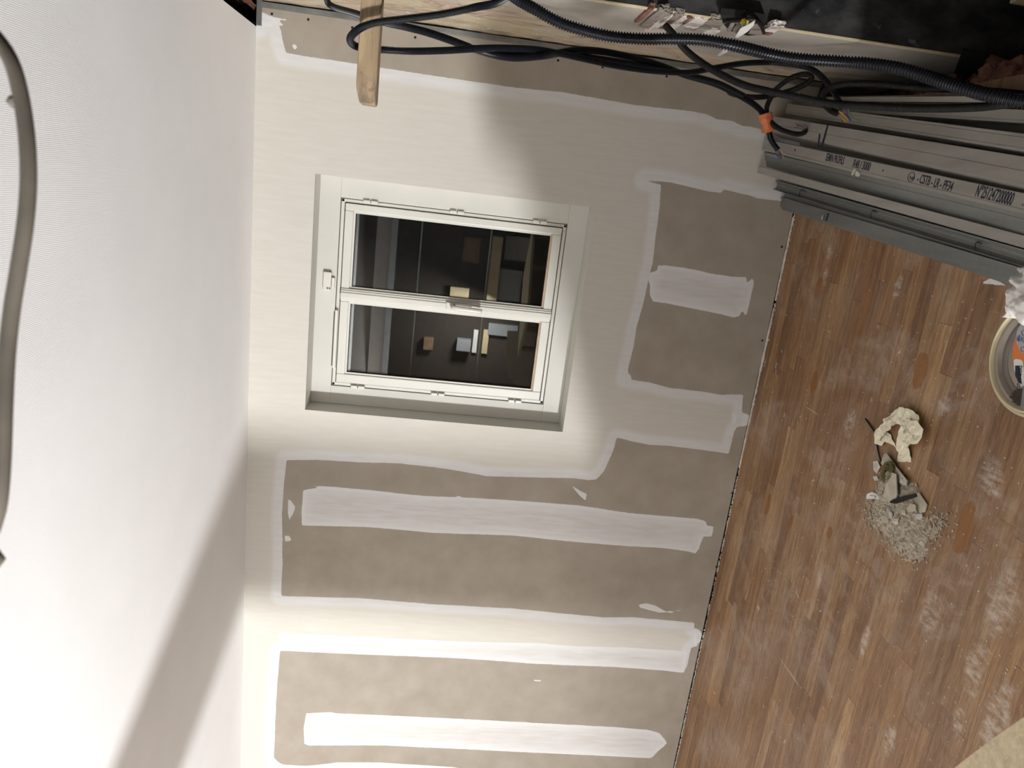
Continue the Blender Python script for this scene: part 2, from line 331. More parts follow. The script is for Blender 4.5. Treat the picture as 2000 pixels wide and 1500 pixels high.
gb.inputs['Base Color'].default_value = (.93, .96, .95, 1); gb.inputs['Roughness'].default_value = 0.0; gb.inputs['Transmission Weight'].default_value = 1.0; gb.inputs['IOR'].default_value = 1.5
M_GLASS = g
m = NT('galvanised_steel', 0.42, (.42, .43, .42), 0.75)
n1 = m.noise(3, m.pos((4, .5, 4)), detail=5); n2 = m.noise(60, detail=2)
m.col(m.mix(m.lstep(n1, .3, .7), (.20, .21, .205), (.30, .31, .30))); m.l(m.lstep(n2, .3, .7, .38, .52), m.b.inputs['Roughness'])
m.bump(m.noise(25, m.pos((1, .2, 1))), .08, .002)
M_STEEL = m.m
m = NT('galvanised_steel_dusty', 0.6, (.42, .40, .37), 0.35)
m.col(m.mix(m.lstep(m.noise(8, m.pos((3, .5, 3)), detail=5), .3, .7), (.28, .262, .235), (.37, .348, .315))); m.bump(m.noise(25, m.pos((1, .2, 1))), .06, .002)
M_STEELD = m.m
M_INK = simple('black_printed_ink', (.012, .014, .03), .7)
M_BLK = simple('black_corrugated_plastic', (.008, .009, .012), .38, var=.1, spec=.35)
M_BLKD = simple('black_corrugated_plastic_dusty', (.014, .0135, .013), .5, var=.2, spec=.3)
M_BLKS = simple('black_smooth_pipe', (.016, .017, .019), .35)
M_GREYC = simple('pale_grey_corrugated_plastic', (.36, .36, .36), .4)
M_FLEX = simple('grey_beige_lamp_flex', (.17, .15, .118), .6, var=.2, scale=18)
M_TAPE = simple('orange_adhesive_tape', (.62, .17, .055), .55, var=.08)
m = NT('rough_pine_batten', 0.75)
g1 = m.noise(5, m.pos((1.2, 14, 14)), detail=7, dist=.6); g2_ = m.noise(18, m.pos((3, 14, 14)), detail=3)
c = m.mix(m.lstep(g1, .35, .65), (.39, .29, .17), (.26, .185, .105)); c = m.mix(m.math('MULTIPLY', m.sstep(g2_, .66, .72), .8), c, (.10, .06, .035))
sep = m.n('ShaderNodeSeparateXYZ'); m.l(m.pos(), sep.inputs[0])
dirt = m.math('MULTIPLY', m.sstep(m.math('ADD', sep.outputs[0], m.math('MULTIPLY', m.noise(30), .03)), .285, .235), m.sstep(m.noise(28, detail=6), .42, .6))
c = m.mix(m.math('MULTIPLY', dirt, .75), c, (.13, .10, .075)); m.col(c); m.bump(m.math('ADD', g1, g2_), .5, .002)
M_PINE = m.m
m = NT('black_filmed_plywood_face', 0.55, spec=.4)
n1 = m.noise(6, m.pos((1.5, 1, .8)), detail=7, rough=.65); n2 = m.noise(15, m.pos((1, 1, 1)), detail=7, rough=.65)
c = m.mix(m.lstep(n1, .4, .62), (.012, .013, .015), (.055, .054, .050)); c = m.mix(m.math('MULTIPLY', m.sstep(n2, .62, .70), .7), c, (.16, .17, .155)); m.col(c); m.bump(n2, .3, .002)
M_PLY = m.m
M_PLYE = simple('plywood_raw_edge', (.66, .56, .37), .7, var=.08, scale=60)
M_CHIP = simple('chipboard', (.60, .49, .32), .85, var=.15, scale=120, bump=.3)
M_MTAPE = simple('cream_masking_tape', (.80, .74, .56), .5, var=.05, scale=30, bump=.15)
M_RAG = simple('white_paper_towel', (.70, .68, .64), .85, var=.05, scale=30, bump=.4)
m = NT('translucent_tub_plastic', 0.35, (.52, .46, .29)); m.b.inputs['Subsurface Weight'].default_value = .1; m.col(m.mix(m.lstep(m.noise(9), .3, .7), (.42, .38, .25), (.50, .45, .30))); M_TUB = m.m
M_TUBR = simple('yellowish_tub_rim', (.66, .58, .36), .35, var=.05)
M_LID = simple('greyish_lid_plastic', (.36, .31, .25), .3, var=.12, scale=12)
M_LIDD = simple('dark_grey_lid_groove', (.19, .165, .14), .35, var=.1)
M_ORG = simple('orange_label_print', (.70, .19, .04), .45, var=.03)
M_LGREY = simple('grey_label_print', (.42, .43, .43), .45, var=.1, scale=60)
M_WHITE = simple('white_label_print', (.72, .71, .69), .5, var=.02)
M_BLUE = simple('blue_line_print', (.04, .07, .28), .5)
M_BRIST = simple('dark_bristles', (.045, .025, .018), .6)
M_FUZZ = simple('olive_glass_wool', (.30, .26, .12), .9, var=.2)
M_RED = simple('red_wire_sheath', (.45, .03, .03), .4); M_YEL = simple('yellow_green_wire_sheath', (.70, .58, .05), .4); M_WBLUE = simple('blue_wire_sheath', (.04, .10, .36), .4)
M_GREEN = simple('green_wire_sheath', (.10, .28, .08), .4)
M_WALLS = simple('grey_unfinished_plaster', (.15, .145, .14), .9, var=.12, scale=3)
M_OLDW = simple('dark_brown_boards', (.06, .045, .035), .9)  # even dark brown for the rear ceiling and the partition
M_TIMB = simple('aged_timber', (.30, .19, .11), .8, var=.2, scale=12, bump=.2)
M_CREAMW = simple('planed_softwood', (.62, .50, .30), .6, var=.1)
M_SHEET = simple('grey_plastic_sheet', (.30, .31, .33), .4, var=.1)
M_NIGHT = simple('dark_outdoor_render', (.03, .032, .036), .9)

# ------------------------------------------------------------------ THE SETTING
RX0, RX1, RZ0, RZ1 = -1.139, -0.031, 0.957, 2.232      # window reveal
WXR = 0.612                                             # right end of the plasterboard wall
def lines(a, b, step, extra):
    v = list(np.arange(a, b, step)) + [b] + list(extra); v = sorted(v); out = [v[0]]
    for q in v[1:]:
        if q - out[-1] > 1e-5: out.append(q)
    keep = [out[0]]
    for q in out[1:]:
        if q - keep[-1] < 0.003 and q not in extra and q != b: continue
        if q - keep[-1] < 0.003 and (q in extra): keep[-1] = q if keep[-1] not in extra else keep[-1]; continue
        keep.append(q)
    return keep
xl = list(np.arange(-4.6, -2.85, .1)) + lines(-2.8, WXR, .011, [RX0, RX1]); zl = lines(0.008, 2.5, .011, [RZ0, RZ1])
nx, nz = len(xl), len(zl); XX, ZZ = np.meshgrid(xl, zl, indexing='ij')
verts = [(x, 0.0, z) for x in xl for z in zl]
faces = []
for i in range(nx - 1):
    for k in range(nz - 1):
        cx, cz = (xl[i] + xl[i + 1]) / 2, (zl[k] + zl[k + 1]) / 2
        if RX0 < cx < RX1 and RZ0 < cz < RZ1: continue
        faces.append((i * nz + k, (i + 1) * nz + k, (i + 1) * nz + k + 1, i * nz + k + 1))
me = bpy.data.meshes.new('wall_window'); me.from_pydata(verts, [], faces)
for nm, polys in (('skim', SKIM), ('fresh', FRESH)):
    A = me.attributes.new(nm, 'FLOAT', 'POINT'); A.data.foreach_set('value', sdf(polys, XX, ZZ).ravel().astype(np.float32))
wall = tag(link('wall_back', me, M_GYP), kind='structure')
wall['label'] = 'grey-beige plasterboard wall with pale filled joints around the window'
bmx = bmesh.new()                                        # thickness of the board: back skin and right edge
box(bmx, (-4.6, .0135, 0.008), (RX0 - .012, .03, 2.5)); box(bmx, (RX1 + .012, .0135, 0.008), (WXR, .03, 2.5)); box(bmx, (RX0 - .012, .0135, 0.008), (RX1 + .012, .03, RZ0 - .012)); box(bmx, (RX0 - .012, .0135, RZ1 + .012), (RX1 + .012, .03, 2.5))
box(bmx, (WXR - .012, .0005, .008), (WXR, .0135, 2.5))
o = bm_obj('board_backing', bmx, M_CARD); o.parent = wall
for (px, py) in ((531, 27), (602, 38), (688, 54), (811, 73), (1090, 118), (1177, 131), (1302, 149), (1363, 158), (1392, 162), (1527, 482), (1489, 665), (1430, 963), (1399, 1107), (1349, 1350)):
    q = at(px, py, 1, 0); bm = bmesh.new()
    bmesh.ops.create_cone(bm, cap_ends=True, segments=12, radius1=.0058, radius2=.0030, depth=.0012, matrix=Matrix.Translation((q.x, -.0005, q.z)) @ Matrix.Rotation(math.pi / 2, 4, 'X'))
    o = bm_obj('drywall_screw', bm, M_DARK); o.parent = wall
# reveal lining (setting)
bm = bmesh.new(); D_R = .135
box(bm, (RX0 - .012, 0.0004, RZ0 - .012), (RX0, D_R + .06, RZ1 + .012)); box(bm, (RX1, 0.0004, RZ0 - .012), (RX1 + .012, D_R + .06, RZ1 + .012))
box(bm, (RX0, 0.0004, RZ0 - .012), (RX1, D_R + .06, RZ0)); box(bm, (RX0, 0.0004, RZ1), (RX1, D_R + .06, RZ1 + .012))
o = bm_obj('window_reveal', bm, M_WINB); o.parent = wall

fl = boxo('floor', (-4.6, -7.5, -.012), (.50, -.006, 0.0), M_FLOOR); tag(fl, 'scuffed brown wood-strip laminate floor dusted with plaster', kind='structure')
o = boxo('slab', (-4.6, -7.5, -.25), (.49, 0.05, -.0125), M_DARK); o.parent = fl
sub = boxo('floor_pit', (.49, -7.5, -.45), (1.9, .6, -.40), M_REDRUB); tag(sub, 'open strip of subfloor below the laminate along the old wall', kind='structure')
ce = boxo('ceiling', (-4.6, -3.5, 2.5), (.535, 0.03, 2.513), M_CEIL)
tag(boxo('ceiling_rear', (-4.6, -7.5, 2.5), (.535, -3.5, 2.54), M_OLDW), kind='structure'); tag(ce, 'white textured ceiling', kind='structure')
cu = boxo('ceiling_upper', (-4.6, -7.5, 2.95), (1.9, .6, 3.0), M_DARK); tag(cu, kind='structure')
for y0 in (-.42, -1.1, -1.9): tag(boxo('trim_joist', (-.2, y0, 2.60), (1.85, y0 + .08, 2.80), M_TIMB), kind='structure')
tag(boxo('wall_left', (-4.65, -7.5, 0), (-4.6, .03, 2.95), M_CEIL), kind='structure')
tag(boxo('wall_rear', (-4.6, -7.55, -.4), (1.9, -7.5, 2.95), M_WALLS), kind='structure')
tag(boxo('wall_right_far', (1.9, -7.5, -.4), (1.95, .6, 2.95), M_WALLS), kind='structure')
tag(boxo('wall_behind', (-4.0, .56, -.4), (1.9, .6, 2.95), M_NIGHT), kind='structure') if False else None

# right-hand old masonry wall: rough face, vertical border, smooth render, brick above the ceiling
def rough_panel(name, y0, y1, z0, z1, x, mat, amp, step=.012, seed=0, xt=.12, wob=0.0):
    ny = int((y1 - y0) / step) + 1; nzz = int((z1 - z0) / step) + 1; vs = []; fs = []
    for i in range(ny + 1):
        for k in range(nzz + 1):
            z = z0 + (z1 - z0) * k / nzz
            ya = y0 + wob * (noise.noise(Vector((seed + 3, 0, z * 3))) + .5 * noise.noise(Vector((seed, 9, z * 14)))); yb = y1
            y = ya + (yb - ya) * i / ny
            p = Vector((seed, y * 5, z * 5)); d = amp * (noise.noise(p) + .5 * noise.noise(p * 3) + .25 * noise.noise(p * 9))
            vs.append((x + d, y, z))
    for i in range(ny):
        for k in range(nzz):
            a = i * (nzz + 1) + k; fs.append((a, a + 1, a + nzz + 2, a + nzz + 1))
    me = bpy.data.meshes.new(name); me.from_pydata(vs, [], fs); return link(name, me, mat, smooth=True)
wr = rough_panel('wall_right', -.785, .30, -.30, 2.50, .641, M_OLD, .0045, seed=1.7); tag(wr, 'old flaking ochre and grey masonry wall right of the plasterboard', kind='structure')
o = rough_panel('render_coat', -.785, -.25, -.40, 2.50, .632, M_REND, .003, seed=5.1); o.parent = wr; o['label'] = 'smooth grey-beige render'
def yb_(z):
    t = min(1, max(0, (z - .95) / .75)); t = t * t * (3 - 2 * t)
    return -.262 - t * .34 - max(0, z - 1.7) * .5 + .012 * noise.noise(Vector((0, 3, z * 5))) + .008 * noise.noise(Vector((0, 3, z * 17)))
for v in o.data.vertices:
    f_ = (v.co.y + .785) / .535; y1 = max(yb_(v.co.z), -.785); v.co.y = -.785 + f_ * (y1 + .785)
    if f_ > .985: v.co.x += .007
o = rough_panel('brick_course', -.78, .30, 2.50, 2.95, .62, M_BRICK, .012, seed=2.2); o.parent = wr; o['label'] = 'bare brick above ceiling level'
bm = bmesh.new(); box(bm, (.66, -.765, -.4), (.80, .30, 2.95)); o = bm_obj('masonry_core', bm, M_BRICK); o.parent = wr
bm = bmesh.new(); prism(bm, [at(a, b, 0, .626) for a, b in ((1879, 100), (1925, 108), (1922, 160), (1900, 162), (1860, 152))], (.01, 0, 0)); o = bm_obj('void_shade_patch', bm, M_DARK); o.parent = wr  # flat black patch standing in for the shade of a hole
bm = bmesh.new(); box(bm, (.612, .32, -.4), (.9, .36, 2.95)); o = bm_obj('back_masonry', bm, M_BRICK); o.parent = wr

# exposed broken brickwork beside the black sheet
def wpt(px, py, x=.632): return at(px, py, 0, x)
bricks = [(1256, 8, 1262, 40, M_REDRUB), (1266, 12, 1288, 52, M_MORT), (1276, 22, 1296, 58, M_LIME), (1284, 18, 1303, 40, M_MORT), (1304, 22, 1312, 53, M_REDRUB), (1315, 26, 1332, 54, M_LIME), (1314, 22, 1330, 34, M_MORT), (1334, 26, 1340, 46, M_REDRUB),
          (1343, 30, 1372, 50, M_LIME), (1344, 44, 1366, 54, M_MORT), (1374, 32, 1400, 52, M_MORT), (1380, 52, 1402, 62, M_LIME), (1262, 50, 1308, 60, M_LIME), (1398, 34, 1412, 50, M_MORT), (1492, 44, 1502, 62, M_LIME), (1500, 44, 1524, 58, M_LIME), (1500, 56, 1508, 64, M_REDRUB)]
for i, (x0, y0, x1, y1, mt) in enumerate(bricks):
    bm = bmesh.new(); a = wpt(x0, y0); b = wpt(x1, y1); c_ = (a + b) / 2
    zz = abs(wpt((x0 + x1) / 2, (y0 + y1) / 2).z - wpt(x1, (y0 + y1) / 2).z) + .003; yy = abs(wpt((x0 + x1) / 2, y0).y - wpt((x0 + x1) / 2, y1).y) / 2
    r = bmesh.ops.create_cube(bm, size=2.0); bmesh.ops.subdivide_edges(bm, edges=bm.edges, cuts=5, use_grid_fill=True)
    for v in bm.verts:
        n_ = noise.noise_vector(v.co * 1.6 + Vector((i * 3.1, 0, 0))) * .22 + noise.noise_vector(v.co * 5 + Vector((i * 3.1, 0, 0))) * .12
        p = v.co + n_; v.co = Vector((c_.x + p.x * .010, c_.y + p.y * max(.012, yy), c_.z + p.z * max(.008, zz)))
    o = bm_obj('exposed_brick', bm, mt, smooth=False); o.parent = wr

# rails framing the plasterboard edge
tr = boxo('trim_edge_stud', (WXR + .001, -.004, .0), (WXR + .022, .05, 2.492), M_STEEL, bevel=.001); tag(tr, 'grey metal edge rail running up the right side of the plasterboard', kind='structure')
tr2 = boxo('trim_head_rail', (.54, -.006, 2.478), (.638, .055, 2.4995), M_STEEL, bevel=.001); tag(tr2, 'grey metal head rail in the ceiling corner', kind='structure')

# crumbs of plaster along the foot of the wall
bm = bmesh.new()
for k in range(1500):
    x = random.uniform(-3.2, .12); dense = 1.0 if noise.noise(Vector((x * 2.2, 3, 0))) > -.15 else .25
    if random.random() > dense: continue
    s = random.uniform(.0012, .0042); y = -abs(random.gauss(0, .006)) - .002
    r = bmesh.ops.create_icosphere(bm, subdivisions=1, radius=s)
    for v in r['verts']: v.co = Vector((v.co.x * random.uniform(.7, 2.2), v.co.y, v.co.z * .7)) + Vector((x, y, s * .5))
tag(bm_obj('plaster_crumbs', bm, M_DUSTW), 'line of pale plaster crumbs in the joint between floor and plasterboard wall', 'rubble', kind='stuff')
bm = bmesh.new(); prev = None; xs2 = np.arange(.035, -3.2, -.006)
for x in xs2:
    x = float(x); nz_ = noise.noise(Vector((x * 4, 1, 0))) + .6 * noise.noise(Vector((x * 22, 2, 0))); pres = .55 if x > -1.25 else -.15
    wd_ = max(0.0, (pres + nz_) * .012); wd_ = min(wd_, .017)
    cur = [bm.verts.new((x, -.0015, .0005)), bm.verts.new((x, -.0015, .004 + wd_ * .35)), bm.verts.new((x, -.002 - wd_ * .6, .003 + wd_ * .3)), bm.verts.new((x, -.0025 - wd_, .0003))]
    if prev and wd_ > .0015 and pw > .0015:
        for q_ in range(3): bm.faces.new((prev[q_], prev[q_ + 1], cur[q_ + 1], cur[q_]))
    prev = cur; pw = wd_
bmesh.ops.delete(bm, geom=[v for v in bm.verts if not v.link_faces], context='VERTS')
tag(bm_obj('plaster_residue', bm, M_DUSTW), 'ragged white bead of dried plaster along the foot of the window wall', 'plaster', kind='stuff')
bm = bmesh.new()
for k in range(700):
    px = random.uniform(1380, 2000); py = random.uniform(430, 1500)
    q = at(px, py, 2, 0)
    if q.y > -.01 or q.x > .0: continue
    if px > 1550 + (py - 400) * 3.6 and py < 560: continue
    s = random.choice((.0008, .001, .0014, .002, .0024)); r = bmesh.ops.create_icosphere(bm, subdivisions=1, radius=s)
    for v in r['verts']: v.co = Vector((v.co.x * random.uniform(.7, 1.8), v.co.y * random.uniform(.7, 1.8), v.co.z * .6)) + Vector((q.x, q.y, s * .5))
tag(bm_obj('plaster_specks', bm, M_DUSTW), 'tiny white plaster specks scattered over the laminate floor', 'rubble', kind='stuff')

# ------------------------------------------------------------------ WINDOW
win = empty('window_1', (-.585, .135, RZ0)); tag(win, 'cream double casement window at night in the plasterboard wall', kind='structure')
Y0 = .135
bm = bmesh.new()                                         # fixed surround boards
ox0, ox1, oz0, oz1 = RX0, RX1, RZ0, RZ1; ix0, ix1, iz0, iz1 = -1.045, -.125, 1.052, 2.135
box(bm, (ox0, Y0, oz0), (ox1, Y0 + .05, iz0), .002); box(bm, (ox0, Y0, iz1), (ox1, Y0 + .05, oz1), .002)
box(bm, (ox0, Y0 + .0008, iz0), (ix0, Y0 + .05, iz1), .002); box(bm, (ix1, Y0 + .0008, iz0), (ox1, Y0 + .05, iz1), .002)
part(bm_obj('surround_board', bm, M_WINB), win)
bm = bmesh.new()                                         # dark rebate and inner frame
box(bm, (ix0, Y0 + .03, iz0), (ix1, Y0 + .034, iz0 + .05)); box(bm, (ix0, Y0 + .03, iz1 - .05), (ix1, Y0 + .034, iz1)); box(bm, (ix0, Y0 + .03, iz0), (ix0 + .05, Y0 + .034, iz1)); box(bm, (ix1 - .05, Y0 + .03, iz0), (ix1, Y0 + .034, iz1))
part(bm_obj('rebate', bm, M_GAP), win)
bm = bmesh.new()
fx0, fx1, fz0, fz1 = ix0 + .003, ix1 - .003, iz0 + .003, iz1 - .003
for (a, b, c_, d_) in ((fx0, fx1, fz0, fz0 + .016), (fx0, fx1, fz1 - .016, fz1)): box(bm, (a, Y0 + .006, c_), (b, Y0 + .04, d_), .003)
for (a, b) in ((fx0, fx0 + .016), (fx1 - .016, fx1)): box(bm, (a, Y0 + .006, fz0), (b, Y0 + .04, fz1), .003)
part(bm_obj('window_frame', bm, M_WIN), win)
GZ0, GZ1 = 1.128, 2.062
def sash(x0, x1, gx0, gx1, nm):
    bm = bmesh.new(); z0, z1 = fz0 + .021, fz1 - .021; ya, yb = Y0 - .006, Y0 + .045
    def ring(x0, x1, z0, z1, gx0, gx1, gz0, gz1, ya, yb, bv):
        box(bm, (x0, ya, z0), (gx0, yb, z1), bv); box(bm, (gx1, ya, z0), (x1, yb, z1), bv)
        box(bm, (gx0, ya, z0), (gx1, yb, gz0), bv); box(bm, (gx0, ya, gz1), (gx1, yb, z1), bv)
    ring(x0, x1, z0, z1, gx0 - .010, gx1 + .010, GZ0 - .010, GZ1 + .010, ya, yb, .004)
    s = part(bm_obj(nm, bm, M_WIN), win)
    for nm2, o0, mt, yy in (('glazing_bead', .010, M_WIN, ya + .008), ('gasket', .003, M_GASK, ya + .0145)):
        bm = bmesh.new(); ring2 = (gx0 - o0, gx1 + o0, GZ0 - o0, GZ1 + o0)
        box(bm, (ring2[0], yy, ring2[2]), (gx0, yb - .004, ring2[3]), .001); box(bm, (gx1, yy, ring2[2]), (ring2[1], yb - .004, ring2[3]), .001)
        if nm2 == 'gasket': box(bm, (gx0, yy, ring2[2]), (gx1, yb - .004, GZ0), .001)
        box(bm, (gx0, yy, GZ1), (gx1, yb - .004, ring2[3]), .001)
        p = bm_obj(nm2, bm, mt); p.parent = s
    bm = bmesh.new(); box(bm, (gx0 - .010, ya + .0078, GZ0 - .010), (gx1 + .010, yb - .0045, GZ0), .002); p = bm_obj('bottom_bead', bm, M_WINR); p.parent = s; p['label'] = 'bare pinkish wood bottom bead'
    for yy in (Y0 + .016, Y0 + .034):
        bm = bmesh.new(); box(bm, (gx0 - .002, yy, GZ0 - .002), (gx1 + .002, yy + .004, GZ1 + .002)); p = bm_obj('glass_pane', bm, M_GLASS); p.parent = s
    return s
sR = sash(-.566, ix1 - .022, -.538, -.190, 'right_sash'); sL = sash(ix0 + .022, -.568, -.968, -.622, 'left_sash')
bm = bmesh.new()                                         # moulded astragal covering the meeting stiles
for (a, b, y) in ((-.607, -.548, .012), (-.600, -.556, .018), (-.592, -.566, .024)): box(bm, (a, Y0 - y, fz0 + .022), (b, Y0 - .004, fz1 - .022), .003)
part(bm_obj('astragal', bm, M_WIN), win)
hd = bmesh.new(); box(hd, (-.596, Y0 - .033, 1.475), (-.560, Y0 - .023, 1.600), .004); H = part(bm_obj('handle', hd, M_WIN), win)
bm = bmesh.new(); tube(bm, spline([(-.578, Y0 - .03, 1.565), (-.578, Y0 - .058, 1.566), (-.578, Y0 - .072, 1.555), (-.579, Y0 - .076, 1.52), (-.581, Y0 - .074, 1.46), (-.583, Y0 - .070, 1.425)], .006), .0125, 12); o = bm_obj('lever', bm, M_PLAST, smooth=True); o.parent = H; o.matrix_parent_inverse = Matrix()
for side, xs_ in (('r', ix1 - .006), ('l', ix0 + .006)):
    for (px, py) in (((725, 391), (893, 413), (1054, 435)) if side == 'r' else ((699, 758), (855, 772), (1005, 786))):
        z = at(px, py, 1, Y0).z; bm = bmesh.new()
        box(bm, (xs_ - .0075, Y0 - .016, z - .034), (xs_ + .0075, Y0 + .004, z - .002), .003); box(bm, (xs_ - .0075, Y0 - .016, z + .002), (xs_ + .0075, Y0 + .004, z + .034), .003)
        part(bm_obj('hinge', bm, M_PLAST), win)
q = at(640, 549, 1, Y0 - .01); bm = bmesh.new(); box(bm, (q.x - .045, Y0 - .024, q.z - .018), (q.x + .045, Y0, q.z + .020), .004); h_ = part(bm_obj('contact_sensor', bm, M_PLAST), win)
bm = bmesh.new(); box(bm, (q.x - .03, Y0 - .018, q.z - .034), (q.x + .02, Y0, q.z - .0195), .003); part(bm_obj('sensor_magnet', bm, M_PLAST), win)
for dz in (-.002, -.012):
    bm = bmesh.new(); box(bm, (q.x - .036, Y0 - .0249, q.z + dz - .003), (q.x - .027, Y0 - .0235, q.z + dz + .003), .001); o = bm_obj('sensor_button', bm, M_GASK); o.parent = h_; o.matrix_parent_inverse = Matrix()
zt = at(655, 660, 1, Y0).z; xa = at(655, 604, 1, Y0).x; xb = at(650, 718, 1, Y0).x
bm = bmesh.new(); box(bm, (xb, Y0 - .018, zt - .0085), (xa, Y0 + .005, zt + .0065), .005); part(bm_obj('trickle_vent', bm, M_PLAST), win)
bm = bmesh.new(); box(bm, (xb + .01, Y0 - .004, zt + .007), (xa - .01, Y0 + .006, zt + .013), .001); part(bm_obj('vent_slot', bm, M_GASK), win)
# outside: closed shutters far enough to read as night, and a guard rail with two bars
og = empty('guard_rail', (-.585, .42, 1.0)); tag(og, 'thin metal guard bars outside the dark window panes', 'railing')
for (pa, pb) in (((822, 440), (803, 740)), ((962, 500), (922, 745))):
    a = at(*pa, 1, .42); b = at(*pb, 1, .42); z_ = (a.z + b.z) / 2; bm = bmesh.new(); tube(bm, [Vector((-1.35, .42, z_)), Vector((.15, .42, z_))], .0045, 10); part(bm_obj('rail_bar', bm, M_STEEL), og)
for x_ in (-1.35, .15):
    bm = bmesh.new(); tube(bm, [Vector((x_, .42, .9)), Vector((x_, .42, 2.25))], .008, 8); box(bm, (x_ - .01, .42, 1.5), (x_ + .01, .4995, 1.52)); box(bm, (x_ - .01, .42, 1.9), (x_ + .01, .4995, 1.92)); part(bm_obj('rail_post', bm, M_STEEL), og)
tag(boxo('wall_outer', (-1.5, .50, .80), (.25, .52, 2.4), M_NIGHT), kind='structure')

# ------------------------------------------------------------------ BLACK PLYWOOD SHEET closing the opening
e0 = at(1180, 0, 1, -.80); sheet = empty('plywood_sheet', (.64, -.80, -.3)); tag(sheet, 'black filmed plywood sheet standing upright with a pale raw edge, beyond the conduits', 'plywood')
bm = bmesh.new(); R5 = Matrix.Translation((.629, -.807, 0)) @ Matrix.Rotation(math.radians(3), 4, 'Z')
box(bm, (.003, -.001, -.38), (1.15, .020, 2.6), mat=R5); part(bm_obj('black_face', bm, M_PLY), sheet)
bm = bmesh.new(); box(bm, (0, .0005, -.38), (.0028, .019, 2.6), mat=R5)
for v in bm.verts: v.co.y += 0
part(bm_obj('raw_edge', bm, M_PLYE), sheet)
bm = bmesh.new(); box(bm, (.0, -.0030, -.38), (.0030, -.0012, 2.6), mat=R5); o = part(bm_obj('chipped_edge', bm, M_PLYE), sheet); o['label'] = 'pale chipped face edge'
# small dark plank leaning against it at the frame corner
pa = at(1985, 6, 1, -.86); bm = bmesh.new(); box(bm, (pa.x - .01, -.90, -.41), (pa.x + .14, -.875, pa.z + .035), .002)
tag(bm_obj('timber_offcut', bm, M_CREAMW), 'pale timber offcut against the foot of the black plywood sheet', 'timber')

# ------------------------------------------------------------------ rubble in the floor strip
k = 0
for (px, py, s) in ((1930, 138, .030), (1955, 150, .03), (1975, 150, .03), (1990, 160, .035), (1960, 158, .05), (1928, 150, .03), (1915, 165, .035), (1945, 172, .04), (1985, 172, .04), (1970, 145, .03), (1905, 170, .03)):
    q = at(px, py, 2, -.10); bm = bmesh.new(); rock(bm, q, (s, s * .8, s * .6), seed=k, sub=3); k += 1
    o = bm_obj('brick_rubble', bm, M_REDRUB); tag(o, 'broken chunk of red brick in the heap below the black plywood edge', 'rubble', 'red brick rubble in the floor strip')
bm = bmesh.new()
for i in range(130):
    rock(bm, (random.uniform(.50, .60), random.uniform(-1.9, -.45), -.20 + random.uniform(-.08, .05)), (random.uniform(.02, .05),) * 3, seed=i, sub=1)
tag(bm_obj('rubble_heap', bm, M_REDRUB), 'heap of crumbled brick filling the open strip beside the floor', 'rubble', kind='stuff')

# ------------------------------------------------------------------ black box in the masonry and white shard
jb = empty('junction_box', tuple(wpt(1450, 50))); tag(jb, 'broken black electrical box set in the masonry next to the exposed bricks', 'electrical box')
def flat_on_wall(name, px, x, t, mt, root=None):
    bm = bmesh.new(); prism(bm, [at(a, b, 0, x) for a, b in px], (t, 0, 0)); o = bm_obj(name, bm, mt)
    return part(o, root) if root is not None else o
flat_on_wall('recess', [(1407, 29), (1450, 33), (1493, 41), (1495, 62), (1490, 68), (1460, 70), (1424, 60), (1412, 46)], .629, .02, M_DARK, jb)
bm = bmesh.new(); tube(bm, spline([at(1413, 42, 0, .62), at(1440, 40, 0, .618), at(1468, 38, 0, .618), at(1485, 48, 0, .618), at(1492, 64, 0, .62)], .006), .006, 8); part(bm_obj('box_rim', bm, M_BLKD), jb)
bm = bmesh.new(); tube(bm, [at(1424, 58, 0, .61), at(1436, 38, 0, .625)], .008, 8); part(bm_obj('grey_sleeve', bm, M_MORT), jb)
bm = bmesh.new(); tube(bm, [at(1436, 60, 0, .60), at(1452, 40, 0, .625)], .010, 8); part(bm_obj('grey_sleeve', bm, M_MORT), jb)
bm = bmesh.new(); rock(bm, at(1455, 43, 0, .61), (.008, .010, .014), 3); part(bm_obj('yellow_tag', bm, M_YEL), jb)
flat_on_wall('grey_flap', [(1462, 66), (1470, 50), (1478, 46), (1492, 66), (1480, 69)], .615, .004, M_MORT, jb)
flat_on_wall('white_shard', [(1436, 72), (1446, 56), (1466, 46), (1475, 40), (1472, 50), (1460, 62), (1440, 75)], .58, .003, M_WHITE); tag(bpy.data.objects['white_shard'], 'white plastic shard sticking out in front of the black electrical box', 'plastic shard')
flat_on_wall('white_sliver', [(1402, 108), (1415, 95), (1424, 95), (1422, 101), (1405, 110)], .56, .003, M_WHITE); tag(bpy.data.objects['white_sliver'], 'white plastic sliver poking out below the thick conduit', 'plastic shard')

# ------------------------------------------------------------------ PINE BATTEN
BY = -1.22
bl = [at(x, y, 1, BY - .033) for x, y in ((694, 180), (735, 190))]
bt_z1 = (at(704, 0, 1, BY - .033).z + at(695, 170, 1, BY - .033).z) / 2; bt_z0 = (at(743, 0, 1, BY - .033).z + at(737, 170, 1, BY - .033).z) / 2
bx0 = at(714, 205, 1, BY).x
bm = bmesh.new(); th = .062
prof = [(bx0, bt_z0 + .004), (bx0 + .004, bt_z0), (1.9, bt_z0), (1.9, bt_z1), (bx0 + .045, bt_z1), (bx0 + .012, bt_z1 - .008), (bx0, bt_z1 - .012)]
prism(bm, [Vector((x, BY - th / 2, z)) for x, z in prof], (0, th, 0)); bmesh.ops.bevel(bm, geom=list(bm.edges), offset=.003, segments=1, affect='EDGES')
tag(bm_obj('pine_batten', bm, M_PINE), 'rough pine batten jutting in horizontally above the window with a conduit looped over its end', 'batten')

